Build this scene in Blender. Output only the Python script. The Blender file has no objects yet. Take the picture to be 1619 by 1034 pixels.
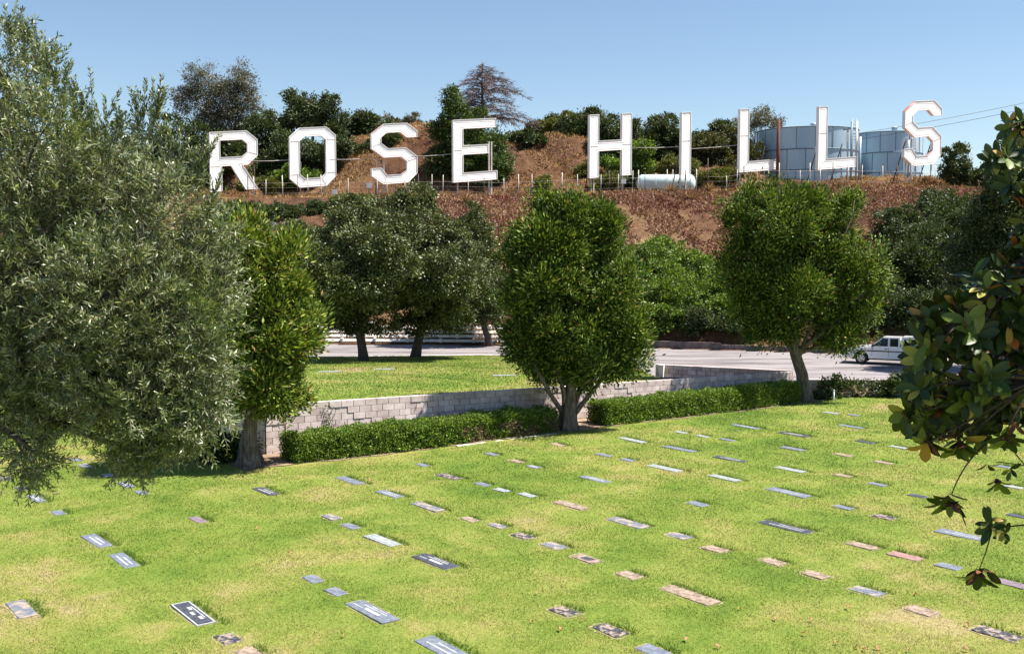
import bpy, bmesh, math, random
import numpy as np
from mathutils import Vector, Matrix

random.seed(7)
RNG = np.random.default_rng(11)
scene = bpy.context.scene
COL = scene.collection
R = math.radians

# ------------------------------------------------------------------ camera
F = 1650.0                      # focal length in photo pixels (photo 1619 wide)
PITCH = math.atan(117 / F)
CAMZ = 6.0
cd = bpy.data.cameras.new('camera')
cam = bpy.data.objects.new('camera', cd)
COL.objects.link(cam)
cam.location = (0, 0, CAMZ)
cam.rotation_euler = (R(90) - PITCH, 0, 0)
cd.sensor_width = 36
cd.lens = 36 * F / 1619
cd.clip_end = 6000
cd.clip_start = 0.1
scene.camera = cam

# ------------------------------------------------------------------ light
SUN_EL, SUN_ROT = R(61), R(91)
w = bpy.data.worlds.new('World')
scene.world = w
w.use_nodes = True
nt = w.node_tree
nt.nodes.clear()
sky = nt.nodes.new('ShaderNodeTexSky')
sky.sky_type = 'NISHITA'
sky.sun_disc = False
sky.sun_elevation = SUN_EL
sky.sun_rotation = SUN_ROT
sky.air_density = 1.0
sky.dust_density = 0.1
sky.ozone_density = 2.2
bg = nt.nodes.new('ShaderNodeBackground')
bg.inputs['Strength'].default_value = 0.06
wo = nt.nodes.new('ShaderNodeOutputWorld')
nt.links.new(sky.outputs[0], bg.inputs['Color'])
nt.links.new(bg.outputs[0], wo.inputs['Surface'])
sl = bpy.data.lights.new('sun', 'SUN')
sl.energy = 5.0
sl.angle = R(0.5)
sl.color = (1.0, 0.94, 0.84)
sun = bpy.data.objects.new('sun', sl)
COL.objects.link(sun)
SD = Vector((math.sin(SUN_ROT) * math.cos(SUN_EL), math.cos(SUN_ROT) * math.cos(SUN_EL), math.sin(SUN_EL)))
sun.rotation_euler = SD.to_track_quat('Z', 'Y').to_euler()
sun.location = (20, -10, 40)
vs = scene.view_settings
vs.view_transform = 'Standard'
vs.look = 'None'
vs.gamma = 1
vs.use_curve_mapping = False
vs.exposure = 1.27
scene.cycles.max_bounces = 5
scene.cycles.transparent_max_bounces = 8
scene.cycles.diffuse_bounces = 3

# ------------------------------------------------------------------ pixel helpers
cp, sp = math.cos(PITCH), math.sin(PITCH)
def ray(px, py):
    a = (px - 809.5) / F
    b = -(py - 517) / F
    return Vector((a, cp + b * sp, -sp + b * cp))
def at_z(px, py, z):
    d = ray(px, py)
    t = (z - CAMZ) / d.z
    return Vector((d.x * t, d.y * t, z))
def at_Y(px, py, Y):
    d = ray(px, py)
    t = Y / d.y
    return Vector((d.x * t, Y, CAMZ + d.z * t))
def ucol(x, y):
    return 809.5 + F * x / np.maximum(y, 1.0)

# ------------------------------------------------------------------ materials
def mat(name, rough=0.8, spec=0.3):
    m = bpy.data.materials.new(name)
    m.use_nodes = True
    b = m.node_tree.nodes['Principled BSDF']
    b.inputs['Roughness'].default_value = rough
    b.inputs['Specular IOR Level'].default_value = spec
    return m, m.node_tree, b
def lk(nt, a, b): nt.links.new(a, b)
def noise(nt, scale, detail=4, rough=0.6, coord='Object', dist=0.0, vscale=None):
    tc = nt.nodes.new('ShaderNodeTexCoord')
    n = nt.nodes.new('ShaderNodeTexNoise')
    n.inputs['Scale'].default_value = scale
    n.inputs['Detail'].default_value = detail
    n.inputs['Roughness'].default_value = rough
    n.inputs['Distortion'].default_value = dist
    if vscale:
        mp = nt.nodes.new('ShaderNodeMapping')
        mp.inputs['Scale'].default_value = vscale
        lk(nt, tc.outputs[coord], mp.inputs['Vector'])
        lk(nt, mp.outputs[0], n.inputs['Vector'])
    else:
        lk(nt, tc.outputs[coord], n.inputs['Vector'])
    return n.outputs['Fac']
def ramp(nt, fac, stops):
    r = nt.nodes.new('ShaderNodeValToRGB')
    e = r.color_ramp.elements
    while len(e) < len(stops): e.new(0.5)
    for i, (p, c) in enumerate(stops):
        e[i].position = p
        e[i].color = (c[0], c[1], c[2], 1)
    lk(nt, fac, r.inputs[0])
    return r.outputs[0]
def mix(nt, fac, a, b, mode='MIX'):
    m = nt.nodes.new('ShaderNodeMix')
    m.data_type = 'RGBA'
    m.blend_type = mode
    if isinstance(fac, (int, float)): m.inputs[0].default_value = fac
    else: lk(nt, fac, m.inputs[0])
    for s, v in ((6, a), (7, b)):
        if isinstance(v, tuple): m.inputs[s].default_value = (v[0], v[1], v[2], 1)
        else: lk(nt, v, m.inputs[s])
    return m.outputs[2]
def bump(nt, b, h, strength=0.5, dist=0.02):
    n = nt.nodes.new('ShaderNodeBump')
    n.inputs['Strength'].default_value = strength
    n.inputs['Distance'].default_value = dist
    lk(nt, h, n.inputs['Height'])
    lk(nt, n.outputs[0], b.inputs['Normal'])
def noisy(name, stops, scale=3, rough=0.85, bs=0.4, bd=0.02, spec=0.25, bscale=None, vscale=None):
    m, nt, b = mat(name, rough, spec)
    n = noise(nt, scale, 6, 0.65, vscale=vscale)
    lk(nt, ramp(nt, n, stops), b.inputs['Base Color'])
    if bs: bump(nt, b, noise(nt, bscale or scale * 4, 5, 0.7, vscale=vscale), bs, bd)
    return m
def leafmat(name, stops, trans=0.3, rough=0.55, spec=0.3, patch=None, tcol=None):
    """per-leaf random colour, some translucency, optional large scale patches"""
    m, nt, b = mat(name, rough, spec)
    g = nt.nodes.new('ShaderNodeNewGeometry')
    c = ramp(nt, g.outputs['Random Per Island'], stops)
    if patch:
        sc_, col_, lo, hi = patch
        n = noise(nt, sc_, 3, 0.6)
        f = ramp(nt, n, [(lo, (0, 0, 0)), (hi, (1, 1, 1))])
        c = mix(nt, f, c, col_)
    lk(nt, c, b.inputs['Base Color'])
    t = nt.nodes.new('ShaderNodeBsdfTranslucent')
    if tcol: t.inputs['Color'].default_value = (*tcol, 1)
    else:
        gm = nt.nodes.new('ShaderNodeMix'); gm.data_type = 'RGBA'; gm.blend_type = 'MULTIPLY'
        gm.inputs[0].default_value = 1.0
        lk(nt, c, gm.inputs[6]); gm.inputs[7].default_value = (1.7, 1.6, 0.7, 1)
        lk(nt, gm.outputs[2], t.inputs['Color'])
    ms = nt.nodes.new('ShaderNodeMixShader')
    ms.inputs[0].default_value = trans
    lk(nt, b.outputs[0], ms.inputs[1])
    lk(nt, t.outputs[0], ms.inputs[2])
    lk(nt, ms.outputs[0], nt.nodes['Material Output'].inputs['Surface'])
    return m

M = {}
# grass: the lawn sheet and the blades share the same patches
def grass_color(nt, fine):
    n1 = noise(nt, 0.2, 5, 0.62, dist=0.6, vscale=(1, 1, 0.05))
    n2 = noise(nt, 0.75, 4, 0.65, vscale=(1, 1, 0.05))
    n3 = noise(nt, fine, 3, 0.7)
    a = nt.nodes.new('ShaderNodeMath'); a.operation = 'MULTIPLY_ADD'
    lk(nt, n1, a.inputs[0]); a.inputs[1].default_value = 0.62
    h = nt.nodes.new('ShaderNodeMath'); h.operation = 'MULTIPLY'
    lk(nt, n2, h.inputs[0]); h.inputs[1].default_value = 0.38
    lk(nt, h.outputs[0], a.inputs[2])
    c = ramp(nt, a.outputs[0], [(0.36, (0.11, 0.178, 0.026)), (0.44, (0.16, 0.222, 0.036)), (0.515, (0.22, 0.258, 0.055)),
                                (0.575, (0.29, 0.28, 0.085)), (0.635, (0.37, 0.30, 0.15))])
    return c, n3
m, t_, b = mat('lawn_turf', 0.9, 0.15)
c, n3 = grass_color(t_, 14)
c2 = mix(t_, ramp(t_, n3, [(0.35, (0, 0, 0)), (0.7, (1, 1, 1))]), mix(t_, 1.0, c, (0.62, 0.68, 0.55), 'MULTIPLY'), c)
lk(t_, c2, b.inputs['Base Color'])
bump(t_, b, noise(t_, 24, 4, 0.8), 0.9, 0.03)
M['lawn'] = m
m, t_, b = mat('grass_blades', 0.6, 0.25)
c, n3 = grass_color(t_, 30)
g = t_.nodes.new('ShaderNodeNewGeometry')
v = ramp(t_, g.outputs['Random Per Island'], [(0, (0.35, 0.48, 0.4)), (0.45, (0.85, 0.9, 0.9)), (0.8, (1.2, 1.15, 1.2)), (1, (2.0, 1.7, 2.4))])
c = mix(t_, 1.0, c, v, 'MULTIPLY')
lk(t_, c, b.inputs['Base Color'])
tr = t_.nodes.new('ShaderNodeBsdfTranslucent')
lk(t_, c, tr.inputs['Color'])
ms = t_.nodes.new('ShaderNodeMixShader'); ms.inputs[0].default_value = 0.35
lk(t_, b.outputs[0], ms.inputs[1]); lk(t_, tr.outputs[0], ms.inputs[2])
lk(t_, ms.outputs[0], t_.nodes['Material Output'].inputs['Surface'])
M['blades'] = m
M['tallgrass'] = leafmat('tall_grass', [(0, (0.035, 0.085, 0.008)), (0.6, (0.08, 0.16, 0.015)), (1, (0.15, 0.2, 0.03))], 0.3)

# hillside: soil, dry grass and pale eroded faces
m, t_, b = mat('hill_soil', 0.95, 0.1)
n1 = noise(t_, 0.12, 6, 0.6, dist=0.4)
n2 = noise(t_, 0.9, 6, 0.7)
c = ramp(t_, n1, [(0.34, (0.12, 0.062, 0.04)), (0.46, (0.20, 0.105, 0.065)), (0.56, (0.28, 0.16, 0.09)), (0.66, (0.44, 0.30, 0.17))])
c = mix(t_, ramp(t_, n2, [(0.3, (0, 0, 0)), (0.62, (1, 1, 1))]), mix(t_, 1.0, c, (0.5, 0.45, 0.42), 'MULTIPLY'), c)
lk(t_, c, b.inputs['Base Color'])
bump(t_, b, noise(t_, 1.6, 8, 0.8), 1.0, 0.8)
M['soil'] = m
M['dirt'] = noisy('bare_dirt', [(0.3, (0.15, 0.10, 0.065)), (0.5, (0.26, 0.185, 0.125)), (0.7, (0.38, 0.29, 0.21))], 1.2, 0.95, 0.8, 0.1)
m, t_, b = mat('road_surface', 0.85, 0.25)
n1 = noise(t_, 0.35, 6, 0.7, vscale=(0.35, 1.6, 1))
n2 = noise(t_, 18, 3, 0.6)
c = ramp(t_, n1, [(0.36, (0.10, 0.09, 0.092)), (0.45, (0.19, 0.17, 0.172)), (0.56, (0.26, 0.238, 0.24))])
c = mix(t_, ramp(t_, n2, [(0.4, (0, 0, 0)), (0.6, (1, 1, 1))]), mix(t_, 1.0, c, (0.82, 0.82, 0.84), 'MULTIPLY'), c)
lk(t_, c, b.inputs['Base Color'])
bump(t_, b, n2, 0.3, 0.01)
M['road'] = m
M['darksoil'] = noisy('bounce_cut_soil', [(0.3, (0.03, 0.022, 0.018)), (0.6, (0.07, 0.05, 0.04)), (0.75, (0.12, 0.09, 0.07))], 3, 0.95, 0.8, 0.05)  # very dark, to keep green bounce light off the shaded wall
M['concrete'] = noisy('pale_concrete', [(0.3, (0.55, 0.52, 0.47)), (0.6, (0.75, 0.72, 0.67))], 2.5, 0.9, 0.3, 0.01)
# block wall: each block its own tone
m, t_, b = mat('wall_block', 0.92, 0.15)
g = t_.nodes.new('ShaderNodeNewGeometry')
c = ramp(t_, g.outputs['Random Per Island'], [(0, (0.50, 0.42, 0.40)), (0.5, (0.60, 0.52, 0.50)), (1, (0.70, 0.62, 0.60))])
n = noise(t_, 2.6, 6, 0.7)
c = mix(t_, ramp(t_, n, [(0.35, (1, 1, 1)), (0.62, (0, 0, 0))]), c, mix(t_, 1.0, c, (0.72, 0.68, 0.68), 'MULTIPLY'))
lk(t_, c, b.inputs['Base Color'])
bump(t_, b, noise(t_, 55, 4, 0.7), 0.6, 0.008)
M['block'] = m
M['mortar'] = noisy('mortar', [(0.3, (0.09, 0.075, 0.07)), (0.7, (0.16, 0.135, 0.13))], 8, 0.95, 0.2, 0.01)
M['bark'] = noisy('grey_bark', [(0.3, (0.06, 0.045, 0.04)), (0.5, (0.15, 0.12, 0.105)), (0.72, (0.32, 0.28, 0.25))], 5, 0.95, 1.0, 0.06, vscale=(3.0, 3.0, 0.5), bscale=9)
M['darkbark'] = noisy('dark_bark', [(0.3, (0.05, 0.04, 0.035)), (0.7, (0.14, 0.115, 0.10))], 6, 0.95, 0.9, 0.05, vscale=(3, 3, 0.6))
M['palebark'] = noisy('pale_bark', [(0.3, (0.24, 0.19, 0.16)), (0.7, (0.5, 0.44, 0.40))], 3, 0.9, 0.3, 0.03)
M['twig'] = noisy('olive_twig', [(0.3, (0.16, 0.12, 0.09)), (0.7, (0.3, 0.24, 0.18))], 9, 0.9, 0.2, 0.01)
M['olive'] = leafmat('olive_leaf', [(0, (0.03, 0.05, 0.02)), (0.35, (0.085, 0.12, 0.05)), (0.65, (0.18, 0.225, 0.11)), (0.88, (0.34, 0.37, 0.24)), (1, (0.48, 0.50, 0.37))], 0.2, 0.38, 0.5, patch=(1.6, (0.13, 0.19, 0.05), 0.5, 0.75))
M['juniper'] = leafmat('juniper_spray', [(0, (0.015, 0.033, 0.006)), (0.42, (0.05, 0.095, 0.012)), (0.75, (0.13, 0.20, 0.028)), (0.93, (0.28, 0.35, 0.08)), (0.97, (0.33, 0.36, 0.12)), (1, (0.34, 0.18, 0.09))], 0.14, 0.6, 0.2)
M['juniper_y'] = leafmat('juniper_spray_yellowing', [(0, (0.025, 0.05, 0.008)), (0.4, (0.085, 0.135, 0.018)), (0.75, (0.20, 0.26, 0.035)), (0.93, (0.36, 0.40, 0.10)), (1, (0.42, 0.23, 0.11))], 0.16, 0.6, 0.2)
M['pepper'] = leafmat('broadleaf_olive_green', [(0, (0.016, 0.025, 0.008)), (0.45, (0.05, 0.068, 0.019)), (0.8, (0.12, 0.145, 0.045)), (1, (0.27, 0.28, 0.13))], 0.12, 0.45, 0.4)
M['lush'] = leafmat('lush_green_leaf', [(0, (0.02, 0.045, 0.008)), (0.45, (0.065, 0.125, 0.017)), (0.8, (0.15, 0.23, 0.04)), (1, (0.30, 0.38, 0.10))], 0.3, 0.5, 0.3)
M['evergreen'] = leafmat('evergreen_leaf', [(0, (0.015, 0.035, 0.008)), (0.5, (0.045, 0.085, 0.016)), (0.9, (0.11, 0.16, 0.035)), (1, (0.18, 0.22, 0.06))], 0.15, 0.5, 0.3)
M['darkgreen'] = leafmat('dark_green_leaf', [(0, (0.02, 0.035, 0.011)), (0.5, (0.04, 0.064, 0.018)), (0.9, (0.08, 0.105, 0.035)), (1, (0.14, 0.15, 0.07))], 0.18, 0.5, 0.3)
M['gum'] = leafmat('gum_leaf', [(0, (0.055, 0.06, 0.04)), (0.5, (0.10, 0.105, 0.07)), (1, (0.18, 0.17, 0.13))], 0.2, 0.5, 0.3)
M['scrub'] = leafmat('scrub_leaf', [(0, (0.05, 0.07, 0.015)), (0.5, (0.11, 0.13, 0.03)), (1, (0.2, 0.19, 0.06))], 0.2, 0.6, 0.2)
M['darkscrub'] = leafmat('dark_olive_leaf', [(0, (0.025, 0.032, 0.01)), (0.5, (0.065, 0.075, 0.022)), (0.9, (0.12, 0.125, 0.04)), (1, (0.18, 0.17, 0.07))], 0.15, 0.55, 0.25)
M['hedge'] = leafmat('hedge_leaf', [(0, (0.02, 0.05, 0.008)), (0.45, (0.085, 0.155, 0.018)), (0.8, (0.18, 0.28, 0.04)), (1, (0.34, 0.42, 0.10))], 0.25, 0.5, 0.3)
M['hedge_dead'] = leafmat('hedge_dead_twigs', [(0, (0.10, 0.06, 0.05)), (1, (0.28, 0.18, 0.15))], 0.1, 0.8, 0.1)
M['silver'] = leafmat('silver_leaf', [(0, (0.14, 0.16, 0.16)), (1, (0.34, 0.37, 0.38))], 0.2, 0.6, 0.2)
M['cedar'] = leafmat('bare_cedar_twig', [(0, (0.09, 0.06, 0.065)), (1, (0.22, 0.165, 0.165))], 0.05, 0.85, 0.1)
M['iceplant'] = leafmat('iceplant_leaf', [(0, (0.11, 0.045, 0.035)), (0.4, (0.22, 0.10, 0.075)), (0.75, (0.34, 0.19, 0.13)), (0.93, (0.45, 0.32, 0.22)), (1, (0.14, 0.17, 0.05))], 0.1, 0.7, 0.2, patch=(0.22, (0.14, 0.045, 0.04), 0.48, 0.7))
M['drygrass'] = leafmat('dry_grass', [(0, (0.22, 0.13, 0.07)), (0.6, (0.42, 0.28, 0.15)), (1, (0.6, 0.45, 0.26))], 0.3, 0.8, 0.1)
M['drybrush'] = leafmat('dry_brush', [(0, (0.13, 0.07, 0.04)), (0.6, (0.26, 0.15, 0.09)), (1, (0.36, 0.26, 0.13))], 0.15, 0.8, 0.1)
M['paleflower'] = leafmat('pale_flower', [(0, (0.30, 0.22, 0.18)), (0.4, (0.6, 0.48, 0.42)), (1, (0.8, 0.72, 0.66))], 0.2, 0.7, 0.1)
# magnolia: glossy green above, brown felt below
m, t_, b = mat('magnolia_leaf', 0.35, 0.3)
g = t_.nodes.new('ShaderNodeNewGeometry')
c = ramp(t_, g.outputs['Random Per Island'], [(0, (0.014, 0.032, 0.005)), (0.5, (0.035, 0.066, 0.009)), (0.78, (0.11, 0.16, 0.022)), (0.92, (0.24, 0.26, 0.05)), (0.98, (0.36, 0.22, 0.05)), (1, (0.30, 0.10, 0.03))])
c = mix(t_, g.outputs['Backfacing'], c, (0.17, 0.065, 0.022))
lk(t_, c, b.inputs['Base Color'])
rr = t_.nodes.new('ShaderNodeMath'); rr.operation = 'MULTIPLY_ADD'
lk(t_, g.outputs['Backfacing'], rr.inputs[0]); rr.inputs[1].default_value = 0.4; rr.inputs[2].default_value = 0.42
lk(t_, rr.outputs[0], b.inputs['Roughness'])
M['magnolia'] = m
M['white'] = noisy('white_enamel', [(0.3, (0.86, 0.85, 0.84)), (0.7, (0.92, 0.92, 0.91))], 0.8, 0.55, 0.05, 0.005, 0.4)
M['rim'] = noisy('weathered_rim', [(0.25, (0.74, 0.68, 0.66)), (0.45, (0.86, 0.85, 0.84)), (0.7, (0.9, 0.9, 0.89))], 1.2, 0.7, 0.1, 0.005)
M['redrim'] = noisy('rusty_red_edge', [(0.35, (0.34, 0.09, 0.08)), (0.6, (0.52, 0.25, 0.22)), (0.75, (0.68, 0.55, 0.5))], 1.5, 0.75, 0.1, 0.005)
M['tube'] = noisy('grey_tube', [(0.3, (0.72, 0.71, 0.71)), (0.7, (0.8, 0.8, 0.8))], 4, 0.5, 0.0)
M['seamline'] = noisy('weathered_seam', [(0.3, (0.30, 0.24, 0.22)), (0.7, (0.5, 0.45, 0.42))], 4, 0.8, 0.0)
M['steel'] = noisy('galvanised_post', [(0.3, (0.38, 0.35, 0.33)), (0.7, (0.62, 0.58, 0.55))], 3, 0.6, 0.05, 0.005, 0.4)
M['darksteel'] = noisy('dark_steel', [(0.3, (0.05, 0.035, 0.035)), (0.7, (0.12, 0.085, 0.08))], 3, 0.7, 0.1, 0.01)
M['rustpole'] = noisy('rust_pole', [(0.3, (0.075, 0.028, 0.02)), (0.7, (0.14, 0.06, 0.045))], 2, 0.8, 0.1, 0.01)
m, t_, b = mat('tank_blue_steel', 0.35, 0.6)
n1 = noise(t_, 0.35, 5, 0.6, vscale=(1, 1, 0.25))
lk(t_, ramp(t_, n1, [(0.3, (0.27, 0.40, 0.50)), (0.55, (0.35, 0.47, 0.56)), (0.75, (0.45, 0.55, 0.62))]), b.inputs['Base Color'])
b.inputs['Metallic'].default_value = 0.25
M['tank'] = m
M['tankseam'] = noisy('tank_seam', [(0.3, (0.10, 0.15, 0.20)), (0.7, (0.17, 0.22, 0.27))], 2, 0.6, 0.0)
M['tankroof'] = noisy('tank_roof', [(0.3, (0.35, 0.45, 0.52)), (0.7, (0.45, 0.54, 0.6))], 1, 0.5, 0.0)
M['paleblue'] = noisy('pale_blue_paint', [(0.35, (0.42, 0.54, 0.56)), (0.6, (0.58, 0.69, 0.70)), (0.8, (0.66, 0.74, 0.74))], 0.9, 0.5, 0.05, 0.01)
M['black'] = noisy('black_paint', [(0.3, (0.02, 0.02, 0.022)), (0.7, (0.05, 0.05, 0.055))], 6, 0.5, 0.0)
M['carpaint'], t_, b = mat('white_car_paint', 0.22, 0.5)
b.inputs['Base Color'].default_value = (0.78, 0.80, 0.82, 1); b.inputs['Coat Weight'].default_value = 0.6
n = noise(t_, 1.5, 3, 0.6)
lk(t_, ramp(t_, n, [(0.3, (0.72, 0.73, 0.74)), (0.7, (0.8, 0.81, 0.82))]), b.inputs['Base Color'])
M['glass'], t_, b = mat('dark_window_glass', 0.06, 0.7)
b.inputs['Base Color'].default_value = (0.012, 0.014, 0.018, 1)
M['rubber'] = noisy('tyre_rubber', [(0.3, (0.015, 0.015, 0.016)), (0.7, (0.035, 0.035, 0.036))], 12, 0.85, 0.1, 0.005)
M['chrome'], t_, b = mat('wheel_alloy', 0.3, 0.5)
b.inputs['Base Color'].default_value = (0.55, 0.57, 0.6, 1); b.inputs['Metallic'].default_value = 0.8
M['lamp'], t_, b = mat('headlight_lens', 0.12, 0.6); b.inputs['Base Color'].default_value = (0.65, 0.66, 0.66, 1)
M['redlamp'], t_, b = mat('tail_light_lens', 0.15, 0.6); b.inputs['Base Color'].default_value = (0.4, 0.02, 0.015, 1)
# grave markers
M['slate'] = noisy('slate_blue_granite', [(0.35, (0.085, 0.098, 0.13)), (0.55, (0.14, 0.16, 0.20)), (0.7, (0.21, 0.225, 0.26))], 9, 0.6, 0.3, 0.004, 0.4)
M['pale'] = noisy('pale_grey_granite', [(0.35, (0.15, 0.175, 0.18)), (0.6, (0.28, 0.30, 0.30))], 12, 0.75, 0.3, 0.004)
M['tan'] = noisy('dusty_tan_stone', [(0.38, (0.13, 0.10, 0.075)), (0.5, (0.23, 0.175, 0.135)), (0.62, (0.32, 0.25, 0.20))], 9, 0.95, 0.5, 0.01)
M['pink'] = noisy('reddish_stone', [(0.35, (0.18, 0.10, 0.095)), (0.6, (0.30, 0.18, 0.17))], 9, 0.8, 0.4, 0.006)
M['purple'] = noisy('purplish_stone', [(0.35, (0.11, 0.085, 0.105)), (0.6, (0.19, 0.15, 0.18))], 9, 0.8, 0.4, 0.006)
M['dark'] = noisy('dark_bronze', [(0.35, (0.028, 0.03, 0.04)), (0.6, (0.07, 0.075, 0.095))], 10, 0.45, 0.3, 0.004, 0.5)
M['insc'] = noisy('worn_white_inscription', [(0.35, (0.28, 0.29, 0.30)), (0.6, (0.46, 0.47, 0.47))], 22, 0.7, 0.2, 0.003)
m, t_, b = mat('black_stone_flecked_with_dirt', 0.8, 0.3)
lk(t_, ramp(t_, noise(t_, 9, 4, 0.7), [(0.48, (0.03, 0.032, 0.045)), (0.58, (0.27, 0.22, 0.18))]), b.inputs['Base Color'])
M['fleck'] = m
m, t_, b = mat('slate_partly_under_dirt', 0.8, 0.3)
lk(t_, ramp(t_, noise(t_, 5, 4, 0.7), [(0.46, (0.11, 0.125, 0.165)), (0.6, (0.30, 0.25, 0.2))]), b.inputs['Base Color'])
M['worn'] = m
M['drysoil'] = noisy('dry_soil_rim', [(0.35, (0.14, 0.11, 0.06)), (0.5, (0.26, 0.21, 0.125)), (0.65, (0.40, 0.34, 0.23))], 11, 0.95, 0.8, 0.02)
M['fallen'] = leafmat('fallen_leaf_brown', [(0, (0.2, 0.08, 0.04)), (0.5, (0.34, 0.16, 0.08)), (1, (0.5, 0.35, 0.25))], 0.1, 0.7, 0.2)

# ------------------------------------------------------------------ object helpers
def tag(o, label=None, cat=None, group=None, kind=None):
    if label: o['label'] = label
    if cat: o['category'] = cat
    if group: o['group'] = group
    if kind: o['kind'] = kind
    return o
def empty(name, loc=(0, 0, 0), rz=0, label=None, cat=None, group=None):
    o = bpy.data.objects.new(name, None)
    COL.objects.link(o)
    o.location = loc
    o.rotation_euler = (0, 0, rz)
    o.empty_display_size = 0.3
    return tag(o, label, cat, group)
def link(name, me, m, parent=None, local=False):
    o = bpy.data.objects.new(name, me)
    COL.objects.link(o)
    if m:
        if isinstance(m, (list, tuple)):
            for x in m: me.materials.append(x)
        else: me.materials.append(m)
    if parent:
        o.parent = parent
        if not local:   # mesh is in world coordinates
            o.matrix_parent_inverse = (Matrix.Translation(parent.location) @ parent.rotation_euler.to_matrix().to_4x4()).inverted()
    return o
def poly_np(name, V, nper, m, parent=None, smooth=False, local=False):
    """V: (n*nper,3) each run of nper verts is a face"""
    n = len(V) // nper
    me = bpy.data.meshes.new(name)
    me.vertices.add(n * nper)
    me.vertices.foreach_set('co', np.ascontiguousarray(V, dtype=np.float32).ravel())
    me.loops.add(n * nper)
    me.loops.foreach_set('vertex_index', np.arange(n * nper, dtype=np.int32))
    me.polygons.add(n)
    me.polygons.foreach_set('loop_start', np.arange(0, n * nper, nper, dtype=np.int32))
    me.update(calc_edges=True)
    return link(name, me, m, parent, local)
class MB:
    def __init__(s): s.v = []; s.f = []; s.mi = []; s.sm = []
    def add(s, vs, fs, mi=0, sm=False):
        k = len(s.v)
        s.v += [tuple(v) for v in vs]
        for f in fs:
            s.f.append(tuple(i + k for i in f)); s.mi.append(mi); s.sm.append(sm)
    def box(s, c, h, mi=0, M_=None):
        vs = [Vector((c[0] + a * h[0], c[1] + b_ * h[1], c[2] + d * h[2])) for a in (-1, 1) for b_ in (-1, 1) for d in (-1, 1)]
        if M_: vs = [M_ @ v for v in vs]
        s.add(vs, [(0, 1, 3, 2), (4, 6, 7, 5), (0, 4, 5, 1), (2, 3, 7, 6), (0, 2, 6, 4), (1, 5, 7, 3)], mi)
    def tube(s, pts, rs, n=8, mi=0, cap=True, flare=None):
        pts = [Vector(p) for p in pts]
        k = len(s.v); prev = None
        if isinstance(rs, (int, float)): rs = [rs] * len(pts)
        for i, p in enumerate(pts):
            d = (pts[min(i + 1, len(pts) - 1)] - pts[max(i - 1, 0)]).normalized()
            if prev is None:
                a = Vector((0, 0, 1)) if abs(d.z) < 0.9 else Vector((1, 0, 0))
                x = d.cross(a).normalized()
            else: x = (prev - d * prev.dot(d)).normalized()
            prev = x; y = d.cross(x)
            for j in range(n):
                t = 2 * math.pi * j / n
                r_ = rs[i] * (1 + (flare(t, i) if flare else 0))
                s.v.append(tuple(p + (x * math.cos(t) + y * math.sin(t)) * r_))
        for i in range(len(pts) - 1):
            for j in range(n):
                a = k + i * n + j; b_ = k + i * n + (j + 1) % n
                s.f.append((a, b_, b_ + n, a + n)); s.mi.append(mi); s.sm.append(n > 4)
        if cap:
            s.f.append(tuple(k + j for j in reversed(range(n)))); s.mi.append(mi); s.sm.append(False)
            e = k + (len(pts) - 1) * n
            s.f.append(tuple(e + j for j in range(n))); s.mi.append(mi); s.sm.append(False)
    def prism(s, pts2, y0, y1, mi=0, f=None):
        """polygon in (x,z) extruded along y"""
        n = len(pts2)
        vs = [(p[0], y0, p[1]) for p in pts2] + [(p[0], y1, p[1]) for p in pts2]
        if f: vs = [f(v) for v in vs]
        fs = [tuple(range(n)), tuple(reversed(range(n, 2 * n)))] + [(i, i + n, (i + 1) % n + n, (i + 1) % n) for i in range(n)]
        s.add(vs, fs, mi)
    def build(s, name, m, parent=None, local=False):
        me = bpy.data.meshes.new(name)
        me.from_pydata(s.v, [], s.f)
        me.polygons.foreach_set('material_index', s.mi)
        me.polygons.foreach_set('use_smooth', s.sm)
        me.update()
        return link(name, me, m, parent, local)

def unit(a): return a / np.maximum(np.linalg.norm(a, axis=1, keepdims=True), 1e-9)
def cards(C, D, N, L, W, wide=0.5):
    """diamond leaves: base C, direction D, normal N -> (n*4,3)"""
    S = unit(np.cross(D, N))
    L = L[:, None]; W = W[:, None]
    mid = C + D * L * wide
    V = np.stack([C, mid + S * W * .5, C + D * L, mid - S * W * .5], axis=1)
    return V.reshape(-1, 3)
def rnd(n): return unit(RNG.normal(size=(n, 3)))

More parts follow.
